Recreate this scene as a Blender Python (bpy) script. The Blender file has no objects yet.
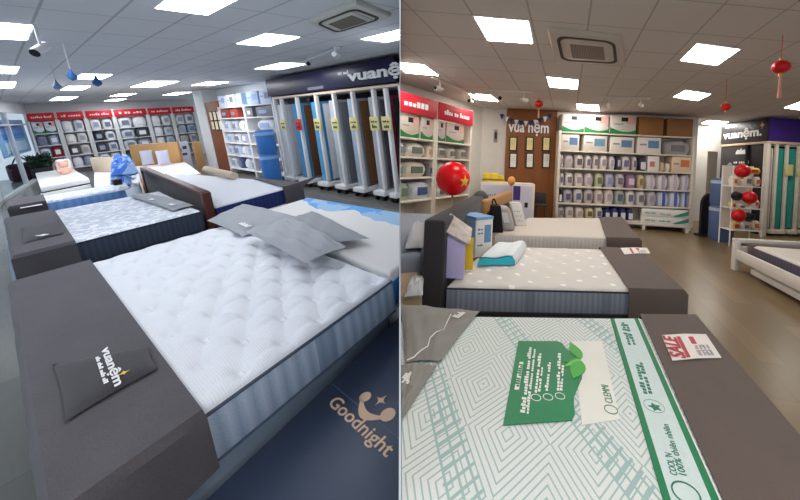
import bpy, bmesh, math, random
from mathutils import Vector, Matrix
random.seed(7)
C = bpy.context.scene.collection
SC = bpy.context.scene

# ---------------------------------------------------------------- camera, sky, exposure
FPX, PPX, PPY = 345.0, 480.0, 170.0            # focal length and optical centre in pixels of the 800x500 frame
M_R = Matrix(((0.9681547, 0.2471432, 0.0399586), (0.0440978, -0.0112338, -0.9989641), (-0.2464383, 0.9689138, -0.0217745)))
M_L = Matrix(((0.5728722, -0.8172979, -0.0619804), (-0.2014029, -0.0670628, -0.9772100), (0.7945151, 0.5722995, -0.2030246)))
EYE_R, EYE_L = 1.55, 1.9
cam_data = bpy.data.cameras.new('camera')
cam = bpy.data.objects.new('camera', cam_data); C.objects.link(cam)
cam_data.sensor_fit = 'HORIZONTAL'; cam_data.sensor_width = 36.0
cam_data.lens = 36.0 * FPX / 800.0
cam_data.shift_x = (400.0 - PPX) / 800.0
cam_data.shift_y = -(250.0 - PPY) / 800.0
cam_data.clip_start = 0.02; cam_data.clip_end = 200
rt = M_R.transposed()
cx, cy, cz = rt @ Vector((1, 0, 0)), -(rt @ Vector((0, 1, 0))), -(rt @ Vector((0, 0, 1)))
cam.matrix_world = Matrix(((cx.x, cy.x, cz.x, 0), (cx.y, cy.y, cz.y, 0), (cx.z, cy.z, cz.z, EYE_R), (0, 0, 0, 1)))
SC.camera = cam
SC.view_settings.view_transform = 'Standard'
try: SC.view_settings.look = 'None'
except Exception: pass
SC.view_settings.gamma = 1.0; SC.view_settings.use_curve_mapping = False
SC.view_settings.exposure = 0.0
w = bpy.data.worlds.new('daylight'); SC.world = w; w.use_nodes = True
w.node_tree.nodes['Background'].inputs[0].default_value = (0.80, 0.90, 1.0, 1)
w.node_tree.nodes['Background'].inputs[1].default_value = 0.85
try:
    SC.cycles.use_denoising = True
    SC.cycles.max_bounces = 8; SC.cycles.sample_clamp_indirect = 8
except Exception: pass
PANEL_L, PANEL_R = 15.5, 20.0                     # ceiling panel radiance in the two shop halves

# ---------------------------------------------------------------- rooms, helpers
class Room:
    def __init__(s, M, h, F):
        s.M, s.h, s.F = M, h, F; s.Mt = M.transposed()
        s.eye = Vector((0, 0, h))
        s.n = s.Mt @ Vector((1, 0, (PPX - 400) / FPX)); s.n.normalize()   # normal of the dividing wall between the halves
    def ray(s, x, y): return s.Mt @ Vector(((x - PPX) / FPX, (y - PPY) / FPX, 1.0))
    def at(s, x, y, z):
        d = s.ray(x, y); return s.eye + d * ((z - s.h) / d.z)
    def up(s, x, y, P):
        d = s.ray(x, y); return s.h + d.z * (P[0] * d.x + P[1] * d.y) / (d.x ** 2 + d.y ** 2)
Rr = Room(M_R, EYE_R, Matrix.Identity(4))
Rl = Room(M_L, EYE_L, Matrix.Translation((0, 0, EYE_R)) @ (M_R.transposed() @ M_L).to_4x4() @ Matrix.Translation((0, 0, -EYE_L)))
Rl.side, Rr.side = -1, 1

class Plane:                                    # an upright plane in a room: s along it, d away from the viewer, z up
    def __init__(s, room, O, ang):
        s.room = room; s.O = Vector((O[0], O[1], 0)); s.u = Vector((math.cos(ang), math.sin(ang), 0))
        s.nn = Vector((-s.u.y, s.u.x, 0))
        if s.nn.dot(s.O) < 0: s.nn = -s.nn
        s.M = Matrix(((s.u.x, s.nn.x, 0, s.O.x), (s.u.y, s.nn.y, 0, s.O.y), (0, 0, 1, 0), (0, 0, 0, 1)))
    def hit(s, x, y, d=0):
        r = s.room.ray(x, y); O = s.O + s.nn * d
        p = s.room.eye + r * (O.dot(s.nn) / r.dot(s.nn)); return (p - s.O).dot(s.u), p.z
    def pt(s, a, d, z): return s.O + s.u * a + s.nn * d + Vector((0, 0, z))

def lin(c):
    f = lambda v: v / 12.92 if v <= 0.04045 else ((v + 0.055) / 1.055) ** 2.4
    return tuple(f(v / 255.0) for v in c) + (1,)

def clip_bm(bm, room, M=None):
    n, co = room.n, room.eye
    n2 = n * room.side                          # points into the room
    co = co + n2 * 0.006
    bmesh.ops.bisect_plane(bm, geom=bm.verts[:] + bm.edges[:] + bm.faces[:], dist=1e-5, plane_co=co, plane_no=-n2, clear_outer=True)
    ed = [e for e in bm.edges if e.is_boundary and all(abs((v.co - co).dot(n2)) < 1e-4 for v in e.verts)]
    if ed:
        try: bmesh.ops.holes_fill(bm, edges=ed, sides=0)
        except Exception: pass

def obj(name, bm, mat, room, parent=None, base=None, clip=False, smooth=True, recalc=True):
    """one mesh object; its vertices are given in the room's own metres"""
    if clip: clip_bm(bm, room)
    if recalc: bmesh.ops.recalc_face_normals(bm, faces=bm.faces[:])
    b = Vector(parent['base_pt']) if parent is not None else (Vector(base) if base is not None else Vector((0, 0, 0)))
    if parent is None and base is None and len(bm.verts):
        xs = [v.co for v in bm.verts]
        b = Vector((sum(v.x for v in xs) / len(xs), sum(v.y for v in xs) / len(xs), min(v.z for v in xs)))
    for v in bm.verts: v.co -= b
    me = bpy.data.meshes.new(name); bm.to_mesh(me); bm.free()
    if smooth:
        for p in me.polygons: p.use_smooth = True
        try: me.set_sharp_from_angle(angle=math.radians(40))
        except Exception: pass
    me.materials.append(mat)
    o = bpy.data.objects.new(name, me); C.objects.link(o)
    o['base_pt'] = tuple(b)
    if parent is not None: o.parent = parent
    else: o.matrix_world = room.F @ Matrix.Translation(b)
    return o

def thing(name, label, cat, room, base, group=None):
    o = bpy.data.objects.new(name, None); C.objects.link(o)
    o.empty_display_size = 0.1
    o['base_pt'] = tuple(base); o.matrix_world = room.F @ Matrix.Translation(Vector(base))
    o['label'] = label; o['category'] = cat
    if group: o['group'] = group
    return o
def tag(o, label, cat, group=None):
    o['label'] = label; o['category'] = cat
    if group: o['group'] = group
    return o
def struct(name, bm, mat, room, clip=False, smooth=False):
    o = obj(name, bm, mat, room, base=(0, 0, 0), clip=clip, smooth=smooth); o['kind'] = 'structure'; return o

def B(): return bmesh.new()
def _bev(bm, verts, r, seg=2):
    if r <= 0: return
    vs = set(verts); ed = [e for e in bm.edges if e.verts[0] in vs and e.verts[1] in vs]
    bmesh.ops.bevel(bm, geom=ed, offset=r, segments=seg, affect='EDGES', profile=0.5, clamp_overlap=True)
def hexa(bm, P, bev=0, seg=2):
    """eight corners: four of the bottom, then four of the top, both in the same order"""
    v = [bm.verts.new(p) for p in P]
    for f in ((3, 2, 1, 0), (4, 5, 6, 7), (0, 1, 5, 4), (1, 2, 6, 5), (2, 3, 7, 6), (3, 0, 4, 7)): bm.faces.new([v[i] for i in f])
    _bev(bm, v, bev, seg); return v
def box(bm, x0, x1, y0, y1, z0, z1, bev=0, M=None, seg=2):
    P = [(x0, y0, z0), (x1, y0, z0), (x1, y1, z0), (x0, y1, z0), (x0, y0, z1), (x1, y0, z1), (x1, y1, z1), (x0, y1, z1)]
    P = [Vector(p) for p in P]
    if M is not None: P = [M @ p for p in P]
    return hexa(bm, P, bev, seg)
def prism(bm, poly, z0, z1, bev=0, M=None, seg=2):
    lo = [Vector((p[0], p[1], z0)) for p in poly]; hi = [Vector((p[0], p[1], z1)) for p in poly]
    if M is not None: lo = [M @ p for p in lo]; hi = [M @ p for p in hi]
    a = [bm.verts.new(p) for p in lo]; b = [bm.verts.new(p) for p in hi]
    n = len(a); bm.faces.new(a[::-1]); bm.faces.new(b)
    for i in range(n): bm.faces.new((a[i], a[(i + 1) % n], b[(i + 1) % n], b[i]))
    _bev(bm, a + b, bev, seg)
def tube(bm, p0, p1, r, n=10, r2=None):
    p0, p1 = Vector(p0), Vector(p1); d = p1 - p0
    q = d.to_track_quat('Z', 'Y').to_matrix(); r2 = r if r2 is None else r2
    a, b = [], []
    for i in range(n):
        t = 2 * math.pi * i / n; c = Vector((math.cos(t), math.sin(t), 0))
        a.append(bm.verts.new(p0 + q @ (c * r))); b.append(bm.verts.new(p1 + q @ (c * r2)))
    bm.faces.new(a[::-1]); bm.faces.new(b)
    for i in range(n): bm.faces.new((a[i], a[(i + 1) % n], b[(i + 1) % n], b[i]))
def path(bm, pts, r, n=8):
    rings = []; pts = [Vector(p) for p in pts]
    for i, p in enumerate(pts):
        d = (pts[min(i + 1, len(pts) - 1)] - pts[max(i - 1, 0)]).normalized(); q = d.to_track_quat('Z', 'Y').to_matrix()
        rings.append([bm.verts.new(p + q @ Vector((math.cos(2 * math.pi * k / n) * r, math.sin(2 * math.pi * k / n) * r, 0))) for k in range(n)])
    for a, b in zip(rings, rings[1:]):
        for k in range(n): bm.faces.new((a[k], a[(k + 1) % n], b[(k + 1) % n], b[k]))
    bm.faces.new(rings[0][::-1]); bm.faces.new(rings[-1])
def lathe(bm, prof, c, n=20, M=None):
    rings = []
    for r, z in prof:
        rg = []
        for k in range(n):
            p = Vector((c[0] + r * math.cos(2 * math.pi * k / n), c[1] + r * math.sin(2 * math.pi * k / n), c[2] + z))
            rg.append(bm.verts.new(M @ p if M is not None else p))
        rings.append(rg)
    for a, b in zip(rings, rings[1:]):
        for k in range(n): bm.faces.new((a[k], a[(k + 1) % n], b[(k + 1) % n], b[k]))
    bm.faces.new(rings[0][::-1]); bm.faces.new(rings[-1])
def ball(bm, c, r, sx=1, sy=1, sz=1, u=20, v=12):
    bmesh.ops.create_uvsphere(bm, u_segments=u, v_segments=v, radius=r, matrix=Matrix.Translation(Vector(c)) @ Matrix.Diagonal((sx, sy, sz, 1)))
def bil(c4, u, v):
    A, Bq, Cq, D = [Vector((p[0], p[1], 0)) for p in c4]
    return A * (1 - u) * (1 - v) + Bq * u * (1 - v) + Cq * u * v + D * (1 - u) * v
def lens4(c4):
    A, Bq, Cq, D = [Vector((p[0], p[1], 0)) for p in c4]
    return ((Bq - A).length + (Cq - D).length) / 2, ((D - A).length + (Cq - Bq).length) / 2
def inset_samples(L, r, n):
    e = [0, r * .08 / L, r * .3 / L, r * .6 / L, r / L]
    return e + [r / L + (1 - 2 * r / L) * i / n for i in range(1, n)] + [1 - t for t in e[::-1]]

def pillow(bm, c4, z, t, n=14, sag=0.0, top_only=False, wr=0.0, seed=0):
    """a stuffed cushion over a four-cornered outline"""
    rnd = random.Random(seed); ph = [rnd.uniform(0, 6.28) for _ in range(6)]
    hi, lo = {}, {}
    for i in range(n + 1):
        for j in range(n + 1):
            u, v = i / n, j / n; a, b = 2 * u - 1, 2 * v - 1
            k = max(0.0, (1 - abs(a) ** 3.2) * (1 - abs(b) ** 3.2)) ** 0.55
            pin = 1 - 0.05 * (1 - b * b) * abs(a) ** 4 - 0.0
            pin2 = 1 - 0.05 * (1 - a * a) * abs(b) ** 4
            p = bil(c4, 0.5 + a * pin / 2, 0.5 + b * pin2 / 2)
            rip = wr * k * (math.sin(7 * a + 4 * b + ph[0]) + math.sin(-5 * a + 9 * b + ph[1]) + .6 * math.sin(15 * a + ph[2] + 3 * b))
            hi[i, j] = bm.verts.new((p.x, p.y, z + t * (0.25 + 0.75 * k) + rip))
            lo[i, j] = hi[i, j] if (i in (0, n) or j in (0, n)) and False else bm.verts.new((p.x, p.y, z + t * 0.25 * (1 - k)))
    for i in range(n):
        for j in range(n):
            bm.faces.new((hi[i, j], hi[i + 1, j], hi[i + 1, j + 1], hi[i, j + 1]))
            bm.faces.new((lo[i, j], lo[i, j + 1], lo[i + 1, j + 1], lo[i + 1, j]))
    for i in range(n):
        bm.faces.new((lo[i, 0], lo[i + 1, 0], hi[i + 1, 0], hi[i, 0])); bm.faces.new((hi[i, n], hi[i + 1, n], lo[i + 1, n], lo[i, n]))
        bm.faces.new((hi[0, i], hi[0, i + 1], lo[0, i + 1], lo[0, i])); bm.faces.new((lo[n, i], lo[n, i + 1], hi[n, i + 1], hi[n, i]))

def text(room, parent, s, M, h, mat, depth=0.004, width=None, name='lettering', bold=0.0, clip=False):
    cu = bpy.data.curves.new('t', 'FONT'); cu.body = s; cu.size = 1; cu.align_x = 'CENTER'; cu.align_y = 'CENTER'
    cu.extrude = 0.5; cu.offset = bold; cu.resolution_u = 3
    t = bpy.data.objects.new('t', cu); me = t.to_mesh()
    bm = B(); bm.from_mesh(me); t.to_mesh_clear(); bpy.data.objects.remove(t); bpy.data.curves.remove(cu)
    xs = [v.co.x for v in bm.verts]; ys = [v.co.y for v in bm.verts]
    wd, ht = max(xs) - min(xs), max(ys) - min(ys); mx, my = (max(xs) + min(xs)) / 2, (max(ys) + min(ys)) / 2
    sy = h / ht; sx = width / wd if width else sy
    for v in bm.verts: v.co = M @ Vector(((v.co.x - mx) * sx, (v.co.y - my) * sy, (v.co.z + 0.5) * depth))
    return obj(name, bm, mat, room, parent, clip=clip, smooth=False)
def dashes(bm, M, words, w, h, gap=0.35, depth=0.002):
    """a line of print too small to read: one little bar per letter"""
    n = sum(words) + gap * 2 * (len(words) - 1); x = -w / 2; st = w / n
    for k in words:
        for _ in range(k):
            hh = h * random.choice((0.62, 0.7, 1.0))
            box(bm, x + st * .12, x + st * .85, -h / 2, -h / 2 + hh, 0, depth, M=M); x += st
        x += st * gap * 2
def basis(o, xd, yd):
    xd = Vector(xd).normalized(); yd = Vector(yd); yd = (yd - xd * yd.dot(xd)).normalized(); zd = xd.cross(yd)
    return Matrix(((xd.x, yd.x, zd.x, o[0]), (xd.y, yd.y, zd.y, o[1]), (xd.z, yd.z, zd.z, o[2]), (0, 0, 0, 1)))

ORD = ['first', 'second', 'third', 'fourth', 'fifth', 'sixth', 'seventh', 'eighth', 'ninth', 'tenth', 'eleventh', 'twelfth', 'thirteenth', 'fourteenth', 'fifteenth', 'sixteenth']

# ---------------------------------------------------------------- materials
MATS = {}
class N:
    def __init__(s, name, rough=0.6):
        s.m = bpy.data.materials.new(name); s.m.use_nodes = True; s.t = s.m.node_tree
        s.p = s.t.nodes['Principled BSDF']; s.p.inputs['Roughness'].default_value = rough
        s.p.inputs['Specular IOR Level'].default_value = 0.35
    def n(s, typ, **k):
        x = s.t.nodes.new(typ)
        for a, b in k.items(): setattr(x, a, b)
        return x
    def l(s, a, b): s.t.links.new(a, b)
    def val(s, x, i, v):
        if isinstance(v, bpy.types.NodeSocket): s.l(v, x.inputs[i])
        else: x.inputs[i].default_value = v
    def math(s, op, a, b=0.0, c=None):
        x = s.n('ShaderNodeMath', operation=op); s.val(x, 0, a); s.val(x, 1, b)
        if c is not None: s.val(x, 2, c)
        return x.outputs[0]
    def mix(s, f, a, b):
        x = s.n('ShaderNodeMix', data_type='RGBA'); s.val(x, 0, f); s.val(x, 6, a); s.val(x, 7, b); return x.outputs[2]
    def coord(s, kind='Object'): return s.n('ShaderNodeTexCoord').outputs[kind]
    def xyz(s, v):
        x = s.n('ShaderNodeSeparateXYZ'); s.l(v, x.inputs[0]); return x.outputs
    def noise(s, v, scale, detail=3, sc3=None):
        if sc3:
            mp = s.n('ShaderNodeMapping'); s.l(v, mp.inputs[0]); mp.inputs['Scale'].default_value = sc3; v = mp.outputs[0]
        x = s.n('ShaderNodeTexNoise'); s.l(v, x.inputs['Vector']); x.inputs['Scale'].default_value = scale; x.inputs['Detail'].default_value = detail
        return x.outputs['Fac']
    def color(s, c): s.val(s.p, 'Base Color', c); return s
    def bump(s, h, strength=0.3, dist=0.01):
        x = s.n('ShaderNodeBump'); x.inputs['Strength'].default_value = strength; x.inputs['Distance'].default_value = dist
        s.l(h, x.inputs['Height']); s.l(x.outputs[0], s.p.inputs['Normal']); return s
def paint(name, c, rough=0.5, metal=0.0, var=0.06, scale=6.0):
    k = 'paint' + name
    if k in MATS: return MATS[k]
    a = N(name, rough); v = a.coord(); f = a.noise(v, scale)
    d = tuple(max(0, x * (1 - var)) for x in lin(c)[:3]) + (1,); e = tuple(min(1, x * (1 + var)) for x in lin(c)[:3]) + (1,)
    a.color(a.mix(f, d, e)); a.p.inputs['Metallic'].default_value = metal
    MATS[k] = a.m; return a.m
def cloth(name, c, var=0.25, scale=220, rough=0.9, bump=0.25):
    k = 'cloth' + name
    if k in MATS: return MATS[k]
    a = N(name, rough); v = a.coord(); f = a.noise(v, scale, 2); g = a.noise(v, 5, 3)
    c1 = lin(c); d = tuple(x * (1 - var) for x in c1[:3]) + (1,); e = tuple(min(1, x * (1 + var)) for x in c1[:3]) + (1,)
    q = a.math('MULTIPLY_ADD', g, 0.35, a.math('MULTIPLY', f, 0.65))
    a.color(a.mix(q, d, e)); a.bump(f, bump, 0.004); a.p.inputs['Sheen Weight'].default_value = 0.15
    a.p.inputs['Specular IOR Level'].default_value = 0.15
    MATS[k] = a.m; return a.m
def wood(name, c, c2, rough=0.45, sc=(1, 14, 1)):
    k = 'wood' + name
    if k in MATS: return MATS[k]
    a = N(name, rough); v = a.coord(); f = a.noise(v, 3.0, 6, sc3=sc); g = a.noise(v, 14, 2, sc3=sc)
    a.color(a.mix(a.math('MULTIPLY_ADD', g, .3, a.math('MULTIPLY', f, .75)), lin(c), lin(c2))); a.bump(f, 0.1, 0.004)
    MATS[k] = a.m; return a.m
def lampmat(name, c, e):
    a = N(name, 0.4); a.color(lin(c)); a.p.inputs['Emission Color'].default_value = lin(c); a.p.inputs['Emission Strength'].default_value = e
    return a.m
def ceiling_mat(name, c, line, sx, sy, ox, oy, slant):
    a = N(name, 0.85); x, y, z = a.xyz(a.coord()); 
    yy = a.math('SUBTRACT', y, a.math('MULTIPLY', x, slant))
    fx = a.math('FRACT', a.math('DIVIDE', a.math('SUBTRACT', x, ox), sx)); fy = a.math('FRACT', a.math('DIVIDE', a.math('SUBTRACT', yy, oy), sy))
    ex = a.math('MULTIPLY', a.math('MINIMUM', fx, a.math('SUBTRACT', 1.0, fx)), sx); ey = a.math('MULTIPLY', a.math('MINIMUM', fy, a.math('SUBTRACT', 1.0, fy)), sy)
    m = a.math('LESS_THAN', a.math('MINIMUM', ex, ey), 0.009)
    f = a.noise(a.coord(), 60, 3)
    base = a.mix(f, tuple(q * .93 for q in lin(c)[:3]) + (1,), lin(c))
    a.color(a.mix(m, base, lin(line))); a.bump(a.math('SUBTRACT', 1.0, m), 0.4, 0.004)
    return a.m
def plank_mat(name, c1, c2, ang, rough=0.32, pw=0.16, pl=1.1):
    a = N(name, rough); mp = a.n('ShaderNodeMapping'); a.l(a.coord(), mp.inputs[0]); mp.inputs['Rotation'].default_value = (0, 0, ang)
    br = a.n('ShaderNodeTexBrick'); a.l(mp.outputs[0], br.inputs['Vector']); br.offset = 0.37
    br.inputs['Scale'].default_value = 1.0; br.inputs['Brick Width'].default_value = pl; br.inputs['Row Height'].default_value = pw; br.inputs['Mortar Size'].default_value = 0.003
    br.inputs['Color1'].default_value = lin(c1); br.inputs['Color2'].default_value = lin(c2); br.inputs['Mortar'].default_value = tuple(x * .5 for x in lin(c1)[:3]) + (1,)
    g = a.noise(mp.outputs[0], 5, 6, sc3=(1, 12, 1))
    col = a.mix(a.math('MULTIPLY', g, 0.5), br.outputs['Color'], tuple(x * .55 for x in lin(c1)[:3]) + (1,))
    a.color(col); a.bump(g, 0.05, 0.003); return a.m
def uv_rib(name, c, c2, period=0.035, sharp=0.5, band=None, rough=0.85):
    """knitted mattress border: upright ribs counted along the border's length (UV)"""
    a = N(name, rough); x, y, z = a.xyz(a.coord('UV'))
    t = a.math('FRACT', a.math('DIVIDE', x, period)); t2 = a.math('ABSOLUTE', a.math('SUBTRACT', t, 0.5))
    f = a.noise(a.coord(), 160, 2)
    fac = a.math('MULTIPLY_ADD', f, 0.5, a.math('MULTIPLY', t2, 0.9))
    if band:
        b = a.math('LESS_THAN', a.math('FRACT', a.math('DIVIDE', x, band)), 0.14); fac = a.math('MULTIPLY', fac, a.math('SUBTRACT', 1.0, a.math('MULTIPLY', b, 0.65)))
    a.color(a.mix(fac, lin(c), lin(c2))); a.bump(t2, 0.5, 0.012); return a.m
# ---------------------------------------------------------------- more builders
def mattress(room, name, label, cat, c4, z0, z1, top, side, disp=None, r=0.05, nu=60, nv=60, group=None, clip=False, piping=None, ov=None, bulge=0.012):
    ctr = bil(c4, .5, .5); t = thing(name, label, cat, room, (ctr.x, ctr.y, z0), group)
    Lu, Lv = lens4(c4); us, vs = inset_samples(Lu, r, nu), inset_samples(Lv, r, nv)
    bm = B(); g = []
    for u in us:
        row = []
        for v in vs:
            p = bil(c4, u, v); du, dv = min(u, 1 - u) * Lu, min(v, 1 - v) * Lv
            z = z1
            d = min(du, dv)
            if d < r: z -= r * 0.7 * (1 - math.sqrt(max(0, 1 - ((r - d) / r) ** 2)))
            if disp: z += disp(u * Lu, v * Lv) * min(1, d / 0.06)
            row.append(bm.verts.new((p.x, p.y, z)))
        g.append(row)
    for i in range(len(us) - 1):
        for j in range(len(vs) - 1): bm.faces.new((g[i][j], g[i + 1][j], g[i + 1][j + 1], g[i][j + 1]))
    obj('quilted_top', bm, top, room, t, clip=clip, recalc=False)
    bm = B(); uv = bm.loops.layers.uv.new('UVMap'); A = [Vector((p[0], p[1], 0)) for p in c4]; s = 0.0; zt = z1 - r * 0.7
    prev = None; first = None
    zs = [zt, zt - .02, (zt + z0) / 2 + .03, (zt + z0) / 2 - .03, z0 + .02, z0]; bl = [0, .6, 1, 1, .6, 0]
    ctr2 = bil(c4, .5, .5); rows = []
    for k in range(4):
        P, Q = A[k], A[(k + 1) % 4]; L = (Q - P).length; o = Vector((Q.y - P.y, P.x - Q.x, 0)).normalized()
        n = max(2, int(L / .12))
        for i in range(n):
            p = P + (Q - P) * (i / n); rows.append((p, o, s + L * i / n))
        s += L
    V = [[bm.verts.new((p.x + o.x * bulge * b, p.y + o.y * bulge * b, z)) for z, b in zip(zs, bl)] for p, o, _ in rows]
    S = [q[2] for q in rows] + [s]
    for i in range(len(rows)):
        j = (i + 1) % len(rows)
        for k in range(5):
            f = bm.faces.new((V[i][k], V[i][k + 1], V[j][k + 1], V[j][k]))
            for lp, (a, b) in zip(f.loops, ((i, k), (i, k + 1), (i + 1, k + 1), (i + 1, k))): lp[uv].uv = (S[a], zs[b])
    bm.faces.new([V[i][5] for i in range(len(rows))])
    obj('side_border', bm, side, room, t, clip=clip, recalc=False)
    if piping:
        for z in (zt, z0 + .012):
            bm = B(); pts = [Vector((p.x, p.y, z)) + o * .003 for p, o, _ in rows]; path(bm, pts + [pts[0]], .008, 6)
            obj('piping', bm, piping, room, t, clip=clip)
    return t
def cap(room, name, label, cat, c4, z0, z1, mat, group=None, clip=False, bev=0.02, inner=None):
    """a cloth laid over a bed end: flat on top, hanging down its sides; side `inner` is its open edge on the mattress"""
    bm = B(); K = [bil(c4, u, v) for u, v in ((0, 0), (1, 0), (1, 1), (0, 1))]; N_ = 14
    top = [[bm.verts.new((*bil(c4, i / N_, j / N_)[:2], z1 + .002 * math.sin(i * 1.3 + 2) * math.sin(j * .9))) for j in range(N_ + 1)] for i in range(N_ + 1)]
    for i in range(N_):
        for j in range(N_): bm.faces.new((top[i][j], top[i + 1][j], top[i + 1][j + 1], top[i][j + 1]))
    edges = {0: [top[i][0] for i in range(N_ + 1)], 1: [top[N_][j] for j in range(N_ + 1)], 2: [top[N_ - i][N_] for i in range(N_ + 1)], 3: [top[0][N_ - j] for j in range(N_ + 1)]}
    nrm = {}
    for k in range(4):
        a, b = K[k], K[(k + 1) % 4]; o = Vector((b.y - a.y, a.x - b.x, 0)).normalized()
        if o.dot((a + b) / 2 - bil(c4, .5, .5)) < 0: o = -o
        if k != inner:
            for v in edges[k]: nrm[v] = nrm.get(v, Vector((0, 0, 0))) + o
    cols = {}
    for k in range(4):
        if k == inner: continue
        for v in edges[k]:
            if v not in cols:
                d = nrm[v]; col = [v]; x_, y_ = v.co.x, v.co.y; wob = .01 * math.sin(x_ * 17 + y_ * 11)
                for m in range(1, 6):
                    f = m / 5; col.append(bm.verts.new((x_ + d.x * (.024 + wob * f), y_ + d.y * (.024 + wob * f), z1 - .012 - (z1 - z0 - .012) * (f if m > 1 else .06))))
                cols[v] = col
        e = edges[k]
        for p, q in zip(e, e[1:]):
            for m in range(5): bm.faces.new((cols[p][m], cols[p][m + 1], cols[q][m + 1], cols[q][m]))
    bmesh.ops.recalc_face_normals(bm, faces=bm.faces[:])
    if sum(f.normal.z * f.calc_area() for f in bm.faces) < 0: bmesh.ops.reverse_faces(bm, faces=bm.faces[:])
    bmesh.ops.solidify(bm, geom=bm.faces[:], thickness=-.006)
    return tag(obj(name, bm, mat, room, clip=clip), label, cat, group)
def quilt(sx, sy, dep=0.022, puff=0.02, ox=0.0, oy=0.0):
    """tufted quilting: buttons pulled in on a staggered lattice with creases running between them"""
    def f(x, y):
        a, b = (x - ox) / sx, (y - oy) / sy; h = 0
        for (da, db) in ((0, 0), (.5, .5)):
            p, q = a + da - math.floor(a + da + .5), b + db - math.floor(b + db + .5)
            h -= dep * math.exp(-((p * sx / .038) ** 2 + (q * sy / .065) ** 2)) + dep * .22 * math.exp(-(q * sy / .022) ** 2) * abs(math.sin(math.pi * p)) ** .5
            h += dep * .5 * math.exp(-((p * sx / .012) ** 2 + (q * sy / .02) ** 2))
        m = abs(math.sin(math.pi * (a + b))) ** .6 * abs(math.sin(math.pi * (a - b))) ** .6
        return h + puff * (m - .5)
    return f
def bed_frame(room, label, c4, z0, z1, mat, legmat, group=None, clip=False, inset=.06, name='bed', board=None):
    ctr = bil(c4, .5, .5); t = thing(name, label, 'bed', room, (ctr.x, ctr.y, 0), group)
    for (a, b) in ((0, 1), (1, 2), (2, 3), (3, 0)):
        K = [(0, 0), (1, 0), (1, 1), (0, 1)]; p, q = bil(c4, *K[a]), bil(c4, *K[b]); d = (q - p).normalized(); n = Vector((-d.y, d.x, 0))
        bm = B(); prism(bm, [tuple(v)[:2] for v in (p, q, q + n * .05, p + n * .05)], z0, z1, .012); obj('side_rail', bm, mat, room, t, clip=clip)
    bm = B(); prism(bm, [bil(c4, u, v)[:2] for u, v in ((.02, .02), (.98, .02), (.98, .98), (.02, .98))], z1 - .06, z1 - .02); obj('slat_base', bm, legmat, room, t, clip=clip)
    for u, v in ((.06, .06), (.94, .06), (.94, .94), (.06, .94)):
        p = bil(c4, u, v); bm = B(); tube(bm, (p.x, p.y, 0), (p.x, p.y, z0 + .01), .03, 12, .035); obj('leg', bm, legmat, room, t, clip=clip)
    return t

WHITE = paint('white', (236, 236, 236), .45); BLACK = paint('black', (22, 22, 26), .5); DARKMETAL = paint('dark metal', (60, 62, 66), .4, .6)
STEEL = paint('steel', (190, 192, 196), .35, .3); RED = paint('red', (205, 22, 36), .4); CARD = paint('cardboard', (150, 108, 62), .8, scale=20)
def lattice(a, sx, sy, rad, st=0.5):
    x, y, z = a.xyz(a.coord()); m = None
    for d in (0.0, st):
        fx = a.math('SUBTRACT', a.math('FRACT', a.math('ADD', a.math('DIVIDE', x, sx), d)), .5); fy = a.math('SUBTRACT', a.math('FRACT', a.math('ADD', a.math('DIVIDE', y, sy), d)), .5)
        r = a.math('SQRT', a.math('ADD', a.math('POWER', a.math('MULTIPLY', fx, sx), 2), a.math('POWER', a.math('MULTIPLY', fy, sy), 2)))
        q = a.math('LESS_THAN', r, rad); m = q if m is None else a.math('MAXIMUM', m, q)
    return m
def knit(name, c, c2, scale=90, bump=.3, wave=None):
    a = N(name, .85); v = a.coord(); f = a.noise(v, scale, 3)
    a.color(a.mix(f, lin(c), lin(c2)))
    if wave:
        wv = a.n('ShaderNodeTexWave'); a.l(v, wv.inputs['Vector']); wv.inputs['Scale'].default_value = wave; wv.inputs['Distortion'].default_value = 3; wv.inputs['Detail'].default_value = 1
        f = a.math('ADD', a.math('MULTIPLY', wv.outputs['Fac'], .6), f)
    a.bump(f, bump, .006); return a.m

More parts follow.
